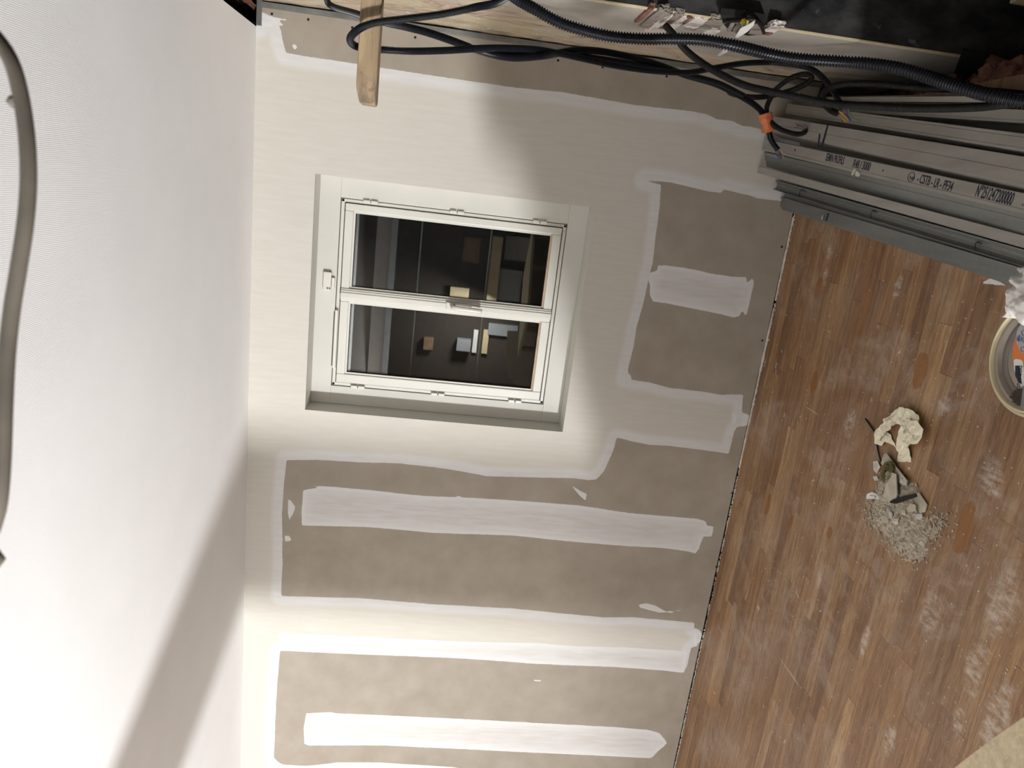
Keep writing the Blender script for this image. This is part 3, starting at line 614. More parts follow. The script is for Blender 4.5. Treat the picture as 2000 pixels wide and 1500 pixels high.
# ------------------------------------------------------------------ CONDUITS
def conduit(name, pts, dia, mat, label=None, pitch=.0043, sides=14, group=None, smooth=False, depth=.24, cat='conduit'):
    P = spline([at(a, b, 1, y) for a, b, y in pts] if len(pts[0]) == 3 and not isinstance(pts[0], Vector) else pts, pitch / 4)
    n = len(P); r = [dia / 2 * ((1.0, 1.0, 1 - depth, 1 - depth)[i % 4]) for i in range(n)] if not smooth else dia / 2
    if smooth: P = P[::4] + [P[-1]]
    bm = bmesh.new(); tube(bm, P, r, sides); o = bm_obj(name, bm, mat, smooth=smooth)
    if label: tag(o, label, cat)
    return o, P
conduit('corrugated_conduit', [(985, -22, -1.0), (1010, -2, -1.05), (1045, 18, -1.08), (1100, 47, -1.10), (1180, 69, -1.12), (1250, 76, -1.14), (1310, 76, -1.16), (1370, 78, -1.18), (1430, 88, -1.2), (1500, 105, -1.2), (1560, 115, -1.22), (1650, 121, -1.26), (1700, 125, -1.3), (1760, 135, -1.36), (1820, 153, -1.42), (1880, 172, -1.5), (1940, 188, -1.57), (2010, 199, -1.62), (2080, 205, -1.68), (2200, 225, -1.9)],
        .0335, M_BLK, 'thick black corrugated conduit sweeping down in front of the masonry and black plywood', pitch=.0086, sides=20)
conduit('corrugated_conduit', [(1020, -30, -1.0), (975, 3, -1.22), (930, 14, -1.28), (860, 28, -1.285), (790, 37, -1.29), (740, 43, -1.29), (712, 51, -1.29), (694, 62, -1.275), (684, 75, -1.235), (688, 86, -1.19), (705, 93, -1.165), (745, 97, -1.14), (800, 100, -1.12), (860, 99, -1.08), (900, 97, -1.05), (950, 94, -1.0), (1000, 94, -.95), (1050, 97, -.9), (1090, 104, -.86), (1140, 115, -.82), (1200, 128, -.78), (1260, 137, -.74), (1310, 141, -.70), (1350, 141, -.68), (1400, 132, -.66), (1450, 124, -.64), (1500, 122, -.62), (1545, 126, -.66), (1580, 133, -.70), (1605, 150, -.74), (1625, 175, -.77), (1640, 200, -.79), (1646, 211, -.79)],
        .0205, M_BLK, 'thin black corrugated conduit looped over the end of the pine batten')
conduit('corrugated_conduit', [(655, -30, -.25), (640, -8, -.30), (641, 6, -.33), (655, 15, -.36), (690, 25, -.50), (745, 42, -.72), (790, 52, -.84), (830, 62, -.90), (870, 75, -.94), (900, 86, -.96), (930, 97, -.97), (970, 108, -.96), (1010, 113, -.93), (1060, 109, -.90), (1095, 103, -.84), (1130, 98, -.80), (1170, 100, -.75), (1210, 107, -.70), (1260, 119, -.66), (1300, 132, -.62), (1340, 147, -.55), (1400, 165, -.45), (1450, 190, -.38), (1480, 210, -.33), (1493, 228, -.30), (1500, 250, -.28), (1507, 275, -.27), (1519, 292, -.27)],
        .0235, M_BLK, 'black conduit rising behind the batten and ending in the orange tape')
conduit('corrugated_conduit', [(930, 96, -.99), (1000, 100, -.93), (1060, 102, -.86), (1120, 108, -.80), (1180, 116, -.74), (1240, 126, -.68), (1290, 136, -.64), (1330, 143, -.57), (1400, 161, -.50), (1452, 186, -.42)],
        .0190, M_BLK, 'dark conduit in the middle of the twisted bundle')
conduit('corrugated_conduit', [(1300, 50, -.72), (1318, 70, -.76), (1335, 93, -.82), (1360, 115, -.88), (1400, 141, -.94), (1450, 165, -1.0), (1500, 178, -1.06), (1560, 190, -1.12), (1620, 202, -1.18), (1700, 208, -1.28), (1800, 212, -1.38), (1900, 210, -1.48), (1960, 204, -1.55), (2010, 197, -1.60), (2100, 190, -1.7)],
        .0225, M_BLKD, 'dusty black conduit running over the tops of the metal profiles', pitch=.0046)
conduit('corrugated_conduit', [(1422, 176, -.10), (1428, 182, -.13), (1450, 188, -.18), (1480, 190, -.24), (1510, 186, -.30), (1545, 177, -.36), (1572, 165, -.40), (1585, 154, -.42), (1580, 146, -.42), (1563, 146, -.40), (1540, 155, -.37), (1515, 175, -.34), (1503, 195, -.32), (1497, 215, -.31), (1503, 235, -.31), (1520, 250, -.33), (1542, 259, -.35), (1562, 262, -.36), (1577, 255, -.37)],
        .0225, M_BLKD, 'black conduit curled in a loop above the orange tape')
conduit('corrugated_conduit', [(2080, 196, -1.40), (2000, 185, -1.28), (1900, 176, -1.14), (1800, 172, -1.03), (1740, 166, -.97), (1690, 163, -.92), (1650, 164, -.88), (1622, 171, -.84), (1607, 186, -.81), (1612, 204, -.79), (1624, 216, -.78), (1637, 222, -.78)],
        .0225, M_BLKD, 'dark conduit behind the others curling round to a frayed wire end')
conduit('corrugated_conduit', [(1100, -10, -.62), (1130, -2, -.63), (1190, 3, -.64), (1258, 8, -.67), (1290, 8, -.70)], .0150, M_GREYC, 'pale grey corrugated conduit running up beside the plywood edge', pitch=.005)
# orange tape bundle
tp = bmesh.new()
P = [at(1494, 222, 1, -.30), at(1497, 236, 1, -.30), at(1502, 252, 1, -.29)]
path = spline(P, .006); rr = [.030 - .004 * math.cos(i * .8) + (.004 if i < 2 else 0) for i in range(len(path))]; rr = [r_ * (1 - .28 * (1 - abs(i / (len(path) - 1) * 2 - 1))) for i, r_ in enumerate(rr)]
tube(tp, path, rr, 16)
for v in tp.verts: v.co += noise.noise_vector(v.co * 60) * .003
tag(bm_obj('orange_tape', tp, M_TAPE), 'orange tape wrapped round two conduit ends', 'tape')
def wires(root_px, y, specs, label):
    r = empty('wire_bundle', tuple(at(*root_px, 1, y))); tag(r, label, 'wires')
    for pts, mt in specs:
        bm = bmesh.new(); tube(bm, spline([at(a, b, 1, y + dy) for a, b, dy in pts], .004), .0017, 6); part(bm_obj('wire', bm, mt, smooth=True), r)
wires((1519, 290), -.27, [([(1517, 290, 0), (1515, 298, -.01), (1520, 307, -.02), (1525, 310, -.02), (1527, 306, -.02), (1523, 296, -.01)], M_WBLUE), ([(1520, 290, 0), (1526, 296, -.01), (1530, 305, -.02), (1526, 309, -.02)], M_YEL), ([(1519, 290, 0), (1519, 299, -.01), (1525, 308, -.02)], M_RED), ([(1521, 290, 0), (1523, 300, -.005), (1528, 303, -.01)], M_WBLUE)], 'loop of blue, yellow and red wires at the lower end of the taped conduit')
wires((1577, 255), -.37, [([(1578, 254, 0), (1577, 247, -.01), (1568, 245, -.02), (1556, 246, -.02)], M_WBLUE), ([(1574, 252, 0), (1563, 246, -.01), (1554, 241, -.02)], M_RED), ([(1572, 253, 0), (1560, 250, -.01), (1551, 249, -.02)], M_GREEN)], 'blue, red and green wire ends curling back from the second taped conduit')
wires((1638, 220), -.79, [([(1638, 217, 0), (1645, 222, -.01), (1655, 232, -.02), (1657, 236, -.02)], M_YEL), ([(1638, 219, 0), (1645, 228, -.01), (1646, 238, -.02), (1644, 239, -.02)], M_RED), ([(1640, 218, 0), (1648, 224, -.01), (1660, 233, -.02)], M_RED), ([(1641, 220, 0), (1647, 233, -.02), (1655, 238, -.02)], M_YEL),
     ([(1653, 212, -.03), (1655, 222, -.03), (1663, 236, -.04)], M_WBLUE), ([(1648, 213, -.03), (1650, 222, -.03), (1657, 232, -.04)], M_RED), ([(1656, 211, -.03), (1660, 222, -.03), (1668, 232, -.04), (1681, 236, -.05)], M_GREEN), ([(1639, 217, 0), (1650, 220, -.01), (1660, 236, -.02)], M_WBLUE)], 'frayed bundle of red, yellow, blue and green wires over the metal profiles')

# ------------------------------------------------------------------ METAL PROFILES
def metal_profile(label, farL, farR, nearL, nearR, zL, zR, sec, mat, yfar=-.02, thick=.001, total=3.0, parts=()):
    """L = left edge in the room (lower in the picture), R = right edge; far points on the wall plane, near points at height z"""
    fL = at(*farL, 1, yfar); fR = at(*farR, 1, yfar); nL = at(*nearL, 2, zL); nR = at(*nearR, 2, zR)
    dL = (nL - fL); dR = (nR - fR); u = ((dL.normalized() + dR.normalized()) / 2).normalized()
    # keep the profile parallel: both edges share one direction and the real width
    wv_ = ((fR - fL) + (nR - nL)) / 2; wv_ -= u * wv_.dot(u); mid0 = (fL + fR) / 2
    fL = mid0 - wv_ / 2; up = u.cross(wv_).normalized(); up = up if up.z > 0 else -up
    end = 3.0 if total is None else total
    bm = bmesh.new(); rings = []
    for s in (0, end):
        rings.append([bm.verts.new(fL + u * s + wv_ * t + up * h) for t, h in sec])
    for i in range(len(sec) - 1): bm.faces.new((rings[0][i], rings[0][i + 1], rings[1][i + 1], rings[1][i]))
    o = bm_obj('metal_profile', bm, mat); sm = o.modifiers.new('sheet', 'SOLIDIFY'); sm.thickness = thick; sm.offset = -1
    tag(o, label, 'metal profile')
    return o, fL, wv_, u, up
def groove(t, w_=.012, d=.0022): return [(t - w_, 0), (t, -d), (t + w_, 0)]
def U(h, *gr, lip=0.0, lean=False):
    s = [(-.32, -.060), (-.26, -.055), (0, 0)] if lean else [(0, -h), (0, 0)]
    if lip: s = [(.22, -h)] + s
    for g_ in sorted(gr): s += groove(g_)
    s += [(1, 0), (1, -h)]
    if lip: s.append((.78, -h))
    return s
for lab_, a_, b_ in (('lowest hidden steel profile beneath the bright strip and the lettered profile', (1545, 372), (1545, 335)), ('lowest hidden steel profile beneath the pen-marked profile', (1550, 322), (1550, 285)), ('lowest hidden steel profile below the conduits near the masonry', (1556, 275), (1556, 238))):
    qa = at(*a_, 2, .04); qb = at(*b_, 2, .04); dv_ = Vector((-.11, -1, 0)).normalized()
    bm = bmesh.new(); x_a, x_b = {'b': (.13, .25), 'p': (.26, .37), 'c': (.38, .49)}['b' if 'bright' in lab_ else 'p' if 'pen' in lab_ else 'c']
    A0 = Vector((x_a, -.06, .045)); B0 = Vector((x_b, -.06, .045)); pts_ = [(A0, -.042), (A0, 0), (B0, 0), (B0, -.042)]
    r0 = [bm.verts.new(p_ + Vector((0, 0, h_))) for p_, h_ in pts_]; r1 = [bm.verts.new(p_ + Vector((0, 0, h_)) + dv_ * 2.9) for p_, h_ in pts_]
    for i_ in range(3): bm.faces.new((r0[i_], r0[i_ + 1], r1[i_ + 1], r1[i_]))
    o = bm_obj('metal_profile', bm, M_STEEL); sm = o.modifiers.new('sheet', 'SOLIDIFY'); sm.thickness = .001; tag(o, lab_, 'metal profile')
gA, *_ = metal_profile('narrow steel profile at the far right of the stack, under the dark conduit', (1600, 199), (1600, 190), (2000, 199), (2000, 188), .16, .165, U(.03, lean=True), M_STEELD, yfar=-.15)
gB, *_ = metal_profile('steel profile second from the masonry, beneath the dusty conduit', (1570, 212), (1572, 200), (2000, 243), (2000, 212), .15, .155, U(.03, .2, lean=True), M_STEELD, yfar=-.10)
p2, *_ = metal_profile('steel stud with a folded lip, third from the masonry', (1532, 221), (1539, 203), (2000, 296), (2000, 261), .175, .18, U(.036, .18, .80, lean=True), M_STEELD)
p3, f3, w3, u3, up3 = metal_profile('wide steel profile with two grooves and a black pen mark near its far end', (1502, 258), (1512, 226), (2000, 358), (2000, 309), .175, .18, U(.040, .5, lean=True), M_STEELD)
pl, fl_, wl_, ul_, upl_ = metal_profile('steel profile printed with black lettering', (1489, 293), (1492, 272), (2000, 419), (2000, 377), .15, .152, U(.028, .22), M_STEELD)
pd, *_ = metal_profile('shadowed steel profile tucked under the lettered one', (1494, 313), (1493, 297), (2000, 441), (2000, 414), .118, .138, U(.03, .5), M_STEEL)
pe0, *_ = metal_profile('dark sloping steel profile between the lettered profile and the bright flat strip', (1497, 327), (1495, 309), (2000, 461), (2000, 437), .098, .116, U(.02), M_STEEL)
pe, *_ = metal_profile('flat bright steel strip whose end reaches furthest over the wall', (1480, 337), (1480, 325), (2000, 486), (2000, 459), .105, .107, U(.012), M_STEELD)
scv = [(0, 0), (.06, .006), (.10, .004), (.14, -.003), (.30, -.008), (.5, -.010), (.7, -.008), (.86, -.002), (.90, .005), (1, .005), (1, -.03)]
pf, ff, wf, uf, upf = metal_profile('steel profile with curved punched slots, second from the floor side', (1511, 371), (1517, 352), (2000, 521), (2000, 488), .078, .082, [(0, -.045)] + scv, M_STEEL)
pg, fg, wg, ug, upg = metal_profile('lowest steel profile lying on the laminate floor', (1524, 404), (1527, 384), (2000, 558), (2000, 525), .050, .055, [(-.35, -.052), (-.30, -.045), (-.28, -.012), (-.04, -.006)] + [(0, 0), (.80, 0), (.84, .004), (1, .004), (1.04, -.008), (1.40, -.014), (1.42, -.05)], M_STEEL)
def on_profile(f, wv_, u, up, px, py, h=.0006):
    """where the ray of a pixel meets the profile's top plane"""
    n_ = up; r = ray(px, py); q = CAM + r * ((f - CAM).dot(n_) / r.dot(n_)); return q + up * h
def mark(name, par, geo, pts, mt, t=.0004):
    bm = bmesh.new(); P = [on_profile(*geo, a, b) for a, b in pts]; prism(bm, P, geo[3] * t); o = bm_obj(name, bm, mt); o.parent = par; return o
g3 = (f3, w3, u3, up3); gl = (fl_, wl_, ul_, upl_); gf = (ff, wf, uf, upf); gg = (fg, wg, ug, upg)
mark('pen_mark', p3, g3, [(1603, 287), (1607, 288), (1619, 244), (1616, 243)], M_INK); mark('pen_mark', p3, g3, [(1597, 286), (1600, 286), (1603, 262), (1600, 261)], M_INK)
for (x, y) in ((1553, 293), (1725, 333), (1998, 400)): mark('punch_hole', pl, gl, [(x - 1.5, y + 2), (x + .5, y + 2), (x + 1.5, y - 2), (x - .5, y - 2)], M_INK)
def arc_slot(par, geo, x, y, h=.0008):
    bm = bmesh.new(); pts = [on_profile(*geo, a, b, h) for a, b in ((x + 9, y - 9), (x + 3, y - 8), (x, y - 2), (x + 1, y + 6))]; tube(bm, spline(pts, .004), .0013, 6); o = bm_obj('slot', bm, M_INK); o.parent = par
    bm = bmesh.new(); pts = [on_profile(*geo, a, b, h) for a, b in ((x + 2, y - 8), (x + 12, y - 5))]; tube(bm, pts, .0016, 6); o = bm_obj('slot', bm, M_INK); o.parent = par
for (x, y) in ((1562, 379), (1701, 420), (1905, 481)): arc_slot(pf, gf, x, y)
mark('slot', pg, gg, [(1612, 431), (1615, 432), (1622, 411), (1619, 410)], M_INK)
def text_on(par, geo, s, px0, px1, hgt, mt=M_INK, name='printed_text', squash=1.0):
    """text running from pixel px0 to px1 along the profile"""
    a = on_profile(*geo, *px0, .0005); b = on_profile(*geo, *px1, .0005); ex = (b - a); L = ex.length; ex.normalize()
    cu_ = bpy.data.curves.new('t', 'FONT'); cu_.body = s; cu_.size = 1.0; cu_.extrude = 0.01; cu_.offset = 0.012; ob = bpy.data.objects.new('t', cu_); COL.objects.link(ob)
    dg = bpy.context.evaluated_depsgraph_get(); dg.update(); me = bpy.data.meshes.new_from_object(ob.evaluated_get(dg)); bpy.data.objects.remove(ob)
    xs_ = [v.co.x for v in me.vertices]; x0_, x1_ = min(xs_), max(xs_); ys_ = [v.co.y for v in me.vertices]; y1_ = max(ys_)
    n_ = geo[3]; ey = n_.cross(ex).normalized()
    if ey.dot(geo[1]) < 0: ey = -ey
    for v in me.vertices:
        x = (v.co.x - x0_) / (x1_ - x0_) * L; y = v.co.y / y1_ * hgt; v.co = a + ex * x + ey * y + n_ * (v.co.z * .03)
    me.materials.append(mt); o = bpy.data.objects.new(name, me); COL.objects.link(o); o.parent = par; return o
text_on(pl, gl, 'SEMIN PROFILS', (1612, 313.5), (1647, 321.5), .028); text_on(pl, gl, 'R48 / 3000', (1665, 326.5), (1698, 334), .028)
text_on(pl, gl, '- CSTB - LR - PF34', (1790, 356), (1858, 374), .027); text_on(pl, gl, 'N°251247200000', (1904, 383.5), (1975, 401), .034)
text_on(pl, gl, 'NF', (1776, 350), (1785, 352.5), .010)
q = on_profile(*gl, 1780, 346, .0006); bm = bmesh.new(); ex = ul_; ey = upl_.cross(ul_).normalized()
tube(bm, [q + (ex * math.cos(a) * .016 + ey * math.sin(a) * .0145) for a in [2 * math.pi * k / 28 for k in range(29)]], .0009, 5); o = bm_obj('printed_ring', bm, M_INK); o.parent = pl

# plaster flakes on the profiles
for (px, py, s, geo, par) in ((1607, 424, .010, gg, pg), (1668, 336, .008, gl, pl), (1676, 340, .008, gl, pl)):
    q = on_profile(*geo, px, py, .002); bm = bmesh.new(); rock(bm, q, (s, s * 1.6, .002), seed=px, sub=2)
    tag(bm_obj('plaster_flake', bm, M_DUSTW), {1607: 'pale teardrop flake of plaster on the lowest profile', 1668: 'left one of two small plaster flakes by the lettering', 1676: 'right one of two small plaster flakes by the lettering'}[px], 'flake')

# ------------------------------------------------------------------ FLOOR LITTER
# torn cream tape
def ribbon(name, pts, wd, mat, label, cat, amp=.006, step=.006, seed=0):
    P = spline([at(a, b, 2, z) for a, b, z in pts], step); n = len(P); bm = bmesh.new(); rows = []; K = 7
    for i, p in enumerate(P):
        t = (P[min(i + 1, n - 1)] - P[max(i - 1, 0)]).normalized(); s = t.cross(Vector((0, 0, 1))).normalized()
        tw = .5 * noise.noise(Vector((i * .12, seed, 0))); s = (s + Vector((0, 0, tw))).normalized()
        f = i / (n - 1) * (len(wd) - 1); j = min(int(f), len(wd) - 2); W = wd[j] + (wd[j + 1] - wd[j]) * (f - j)
        row = []
        for q in range(K):
            u_ = q / (K - 1) - .5; c_ = p + s * (u_ * W); nn = noise.noise_vector(c_ * 45 + Vector((seed, i * .05, 0))) * amp + noise.noise_vector(c_ * 120) * amp * .4
            c_ = c_ + nn; c_.z = max(c_.z, .0015); row.append(bm.verts.new(c_))
        rows.append(row)
    for i in range(n - 1):
        for q in range(K - 1): bm.faces.new((rows[i][q], rows[i][q + 1], rows[i + 1][q + 1], rows[i + 1][q]))
    o = bm_obj(name, bm, mat); sm = o.modifiers.new('sheet', 'SOLIDIFY'); sm.thickness = .0006; tag(o, label, cat); return o
ribbon('masking_tape', [(1766, 903, .004), (1765, 885, .008), (1762, 868, .016), (1775, 852, .028), (1790, 848, .030), (1782, 838, .034), (1768, 850, .022), (1764, 836, .03), (1782, 832, .03), (1786, 824, .026), (1770, 815, .024), (1752, 815, .020), (1738, 823, .022), (1725, 836, .024), (1714, 852, .02), (1716, 860, .012), (1728, 852, .01), (1740, 862, .005), (1750, 872, .003)],
       [.066, .068, .055, .058, .064, .062, .058, .060, .058, .052, .058, .062, .052, .044, .038, .042, .038, .026, .004], M_MTAPE, 'crumpled cream masking tape curled into a hook on the floor', 'tape', seed=4)
bm = bmesh.new(); tube(bm, spline([at(1690, 818, 2, .003), at(1700, 832, 2, .005), at(1710, 848, 2, .006), at(1713, 870, 2, .005), at(1717, 888, 2, .008), at(1722, 905, 2, .010)], .01), .0032, 8)
tag(bm_obj('black_cable_offcut', bm, M_BLKS, smooth=True), 'short black cable offcut between the cream tape and the dust heap', 'cable')
def scrap(name, px, z0, z1, t, mt, label, cat='debris'):
    bm = bmesh.new(); n = len(px); pts = [at(a, b, 2, z0 + (z1 - z0) * ((i * 5) % n) / n) for i, (a, b) in enumerate(px)]
    prism(bm, pts, (0, 0, t)); bmesh.ops.triangulate(bm, faces=[f for f in bm.faces if len(f.verts) > 4]); tag(bm_obj(name, bm, mt), label, cat)
scrap('board_scrap', [(1727, 888), (1733, 885), (1752, 912), (1773, 938), (1772, 950), (1758, 944), (1740, 925), (1722, 905)], .010, .018, .003, M_CARD, 'long grey plasterboard paper scrap, beside the cable end')
scrap('board_scrap', [(1730, 926), (1735, 920), (1752, 926), (1754, 965), (1752, 975), (1738, 980), (1727, 970), (1732, 945)], .022, .028, .004, M_CARD, 'upright rectangular board scrap in the middle of the dust heap')
scrap('board_scrap', [(1706, 901), (1715, 900), (1720, 912), (1713, 925), (1707, 918)], .006, .012, .002, M_DUSTW, 'small pale scrap at the left of the dust heap')
scrap('board_scrap', [(1795, 960), (1812, 985), (1808, 1000), (1798, 1003), (1786, 975)], .005, .010, .003, M_CARD, 'pale triangular scrap on the right rim of the dust heap')
scrap('board_scrap', [(1790, 1005), (1802, 1003), (1803, 1010), (1798, 1016), (1790, 1012)], .008, .012, .003, M_DUSTW, 'small square chip on the lower right of the heap')
scrap('board_scrap', [(1773, 993), (1780, 983), (1790, 986), (1791, 998), (1775, 1000)], .016, .024, .004, M_CARD, 'thick chip under the dark plastic strip')
scrap('board_scrap', [(1706, 931), (1714, 930), (1717, 938), (1709, 939)], .004, .006, .003, M_DUSTW, 'tiny pale chip left of the glass wool')
scrap('plastic_strip', [(1742, 978), (1748, 975), (1770, 968), (1790, 964), (1792, 970), (1770, 978), (1750, 984), (1740, 982)], .026, .030, .005, M_BLKD, 'dark plastic strip lying across the dust heap', 'plastic strip')
scrap('printed_label', [(1692, 972), (1694, 965), (1704, 961), (1716, 966), (1726, 974), (1722, 978), (1710, 974), (1694, 975)], .006, .012, .0015, M_WHITE, 'small white printed label with black marks left of the dust heap', 'label')
for k_, (x, y, l_) in enumerate(((1699, 967, 6), (1706, 968, 5), (1708, 971, 4))):
    o = None
    bm = bmesh.new(); tube(bm, [at(x, y, 2, .0135), at(x + l_, y + 1.5, 2, .0135)], .0008, 5); o = bm_obj('print_line', bm, M_INK); o.parent = bpy.data.objects['printed_label']
# wool tuft
tuft = bmesh.new(); cc = at(1735, 922, 2, .022)
for i in range(420):
    a = random.uniform(0, 6.28); r0 = random.uniform(.008, .030); P = []
    for k_ in range(5):
        a2 = a + k_ * .45; P.append(cc + Vector((math.cos(a2) * r0 * 1.35, math.sin(a2) * r0 * .95, random.uniform(-.012, .012))))
    tube(tuft, P, .0005, 3, cap=False)
tag(bm_obj('glass_wool_tuft', tuft, M_FUZZ), 'olive fuzzy tuft of glass wool on the dust heap', 'glass wool', kind='stuff')
# dust heap: low mound
heap = [(1738, 958, .075, .028), (1740, 1000, .10, .022), (1765, 1010, .10, .022), (1775, 1040, .11, .014), (1730, 985, .09, .014), (1718, 1010, .08, .006), (1700, 1005, .06, .004), (1790, 1060, .08, .007), (1820, 1030, .07, .005), (1840, 1020, .06, .004), (1755, 1060, .06, .006), (1765, 975, .08, .020)]
cs = [(at(a, b, 2, 0), r_, h_) for a, b, r_, h_ in heap]
vs, fs = [], []; x0, x1, y0, y1 = -1.18, -.62, -1.55, -.95; N_ = 150
x0 = min(c_[0].x for c_ in cs) - .1; x1 = max(c_[0].x for c_ in cs) + .1; y0 = min(c_[0].y for c_ in cs) - .1; y1 = max(c_[0].y for c_ in cs) + .1
for i in range(N_ + 1):
    for j in range(N_ + 1):
        x = x0 + (x1 - x0) * i / N_; y = y0 + (y1 - y0) * j / N_
        hh = 0.0
        for c_, r_, h_ in cs:
            d_ = math.hypot(x - c_.x, y - c_.y) / r_; hh = max(hh, h_ * max(0.0, 1 - d_ * d_))
        nn = noise.noise(Vector((x * 25, y * 25, 0))); n2_ = noise.noise(Vector((x * 90, y * 90, 3))); n3_ = noise.noise(Vector((x * 190, y * 190, 8)))
        hh = hh * (1 + .35 * nn) + (.004 * n2_ + .003 * n3_) * min(1, hh / .006) - .0035 - .002 * abs(nn)
        vs.append((x, y, hh))
for i in range(N_):
    for j in range(N_):
        a = i * (N_ + 1) + j; ids = (a, a + N_ + 1, a + N_ + 2, a + 1)
        if max(vs[q_][2] for q_ in ids) > -.0005: fs.append(ids)
me = bpy.data.meshes.new('dust_heap'); me.from_pydata(vs, [], fs); dh = link('dust_heap', me, M_DUST); tag(dh, 'swept heap of grey-beige plaster dust on the floor', 'dust heap', kind='stuff')
bm = bmesh.new()
for i in range(1300):
    c_, r_, h_ = random.choice(cs); a = random.uniform(0, 6.28); rr_ = r_ * random.uniform(0, 1.15); p = Vector((c_.x + math.cos(a) * rr_, c_.y + math.sin(a) * rr_, max(0, h_ * (1 - (rr_ / r_) ** 2)) * .9 + .001))
    s = random.choice((.0008, .001, .0012, .0016, .002, .0028, .004)); rr3 = bmesh.ops.create_icosphere(bm, subdivisions=1, radius=s)
    for v in rr3['verts']: v.co = Vector((v.co.x * random.uniform(.8, 2), v.co.y * random.uniform(.6, 1.4), v.co.z * .7)) + p
tag(bm_obj('dust_heap_grit', bm, M_DUST), 'coarse grit and crumbs strewn over the dust heap', 'grit', kind='stuff')
LUMPS = ['largest plaster lump, in the centre of the dust heap', 'plaster lump just right of the largest one', 'lump wedged between the two long board scraps', 'crumb on bare floor beside the tape end', 'lump at the left flank of the dust heap above the printed label', 'lump between the printed label and the largest lump', 'lump on the bare floor past the lower right of the heap', 'lump under the end of the dark plastic strip', 'small lump right of the long paper scrap']
for li_, (px, py, s) in enumerate(((1740, 1005, .018), (1750, 1018, .014), (1762, 938, .010), (1776, 915, .006), (1722, 990, .012), (1735, 995, .010), (1800, 1060, .010), (1765, 1000, .012), (1790, 948, .006))):
    bm = bmesh.new(); rock(bm, at(px, py, 2, .018 if py < 1030 and px > 1725 and px < 1780 else .004), (s, s * .7, s * .35), seed=px, sub=2)
    tag(bm_obj('plaster_lump', bm, M_CARD if px % 2 else M_DUSTW), LUMPS[li_], 'rubble', 'plaster lumps in the dust heap')
# paper scraps by the lowest profile
ribbon('paper_scrap', [(1921, 552, .002), (1935, 549, .006), (1950, 553, .004), (1962, 557, .002)], [.006, .018, .014, .004], M_RAG, 'torn paper strip beside the lowest profile near the tub', 'paper', amp=.002, seed=9)

# ------------------------------------------------------------------ TUB
HB = .26
c0 = at(2024, 697, 2, HB); RB = (at(1931, 697, 2, HB) - c0).length; RB = min(RB, .19)
tubR = empty('plastic_tub', (c0.x, c0.y, 0)); tag(tubR, 'round yellowish plastic tub with clear greyish lid and orange label at the frame edge', 'tub')
def lathe_part(name, ca, cb2, prof, mat):
    bm = bmesh.new(); seg = 96; rings = [[bm.verts.new((c0.x + r_ * math.cos(2 * math.pi * k / seg), c0.y + r_ * math.sin(2 * math.pi * k / seg), z)) for k in range(seg)] for r_, z in prof]
    for i in range(len(prof) - 1):
        for k in range(seg): bm.faces.new((rings[i][k], rings[i][(k + 1) % seg], rings[i + 1][(k + 1) % seg], rings[i + 1][k]))
    if ca: bm.faces.new(rings[0])
    if cb2: bm.faces.new(rings[-1])
    return part(bm_obj(name, bm, mat, smooth=True), tubR)
lathe_part('tub_body', 1, 0, [(RB * .80, 0), (RB * .84, .004), (RB * .93, HB - .045), (RB * .985, HB - .040), (RB * .99, HB - .028), (RB * .94, HB - .026), (RB * .94, HB - .014)], M_TUB)
lathe_part('tub_rim', 0, 0, [(RB * .95, HB - .016), (RB * 1.0, HB - .014), (RB * 1.0, HB - .003), (RB * .985, HB), (RB * .945, HB), (RB * .93, HB - .003), (RB * .93, HB - .018)], M_TUB)
lathe_part('lid_rim', 0, 0, [(RB * .86, HB - .002), (RB * .925, HB + .001), (RB * .925, HB + .007), (RB * .905, HB + .009), (RB * .885, HB + .007), (RB * .86, HB)], M_TUBR)
lathe_part('lid', 0, 1, [(RB * .86, HB - .012), (RB * .88, HB + .001), (RB * .79, HB), (RB * .77, HB - .010), (RB * .60, HB - .010), (RB * .58, HB - .006)], M_LID)
lathe_part('lid_groove', 0, 0, [(RB * .77, HB - .0095), (RB * .765, HB - .0088), (RB * .655, HB - .0088), (RB * .65, HB - .0095)], M_LIDD)
ZL = HB - .0045
def disc(name, px, z, t, mt):
    bm = bmesh.new(); prism(bm, [at(a, b, 2, z) for a, b in px], (0, 0, t)); return part(bm_obj(name, bm, mt), tubR)
def circ(cx, cy, rx, ry, a0=0, a1=360, n=48): return [(cx + rx * math.cos(math.radians(a0 + (a1 - a0) * k / n)), cy + ry * math.sin(math.radians(a0 + (a1 - a0) * k / n))) for k in range(n)]
disc('orange_label', circ(2036, 692, 58, 68), ZL, .0006, M_ORG)
disc('label_picture', circ(2014, 660, 29, 36), ZL + .0008, .0006, M_LGREY)
disc('label_tag', [(1980, 704), (1984, 701), (1994, 702), (1998, 706), (2004, 752), (1994, 756), (1988, 740), (1981, 722)], ZL + .0008, .0005, M_WHITE)
disc('label_black_field', [(1983, 714), (1991, 714), (1996, 750), (1990, 748), (1983, 734)], ZL + .0014, .0004, M_INK)
for (x, y, r_) in ((1991, 661, 6), (1999, 650, 5), (2003, 664, 7), (1998, 682, 5)):
    bm = bmesh.new(); pp = [at(x + r_ * .8 * math.cos(a), y + r_ * math.sin(a), 2, ZL + .0018) for a in [2 * math.pi * k / 16 for k in range(17)]]; tube(bm, pp, .0006, 4); part(bm_obj('printed_swirl', bm, M_BLUE), tubR)
bm = bmesh.new(); tube(bm, spline([at(1988, 664, 2, ZL + .0018), at(1991, 656, 2, ZL + .0018), at(1990, 666, 2, ZL + .0018), at(1994, 660, 2, ZL + .0018)], .002), .0009, 4); part(bm_obj('printed_swirl', bm, M_BLUE), tubR)
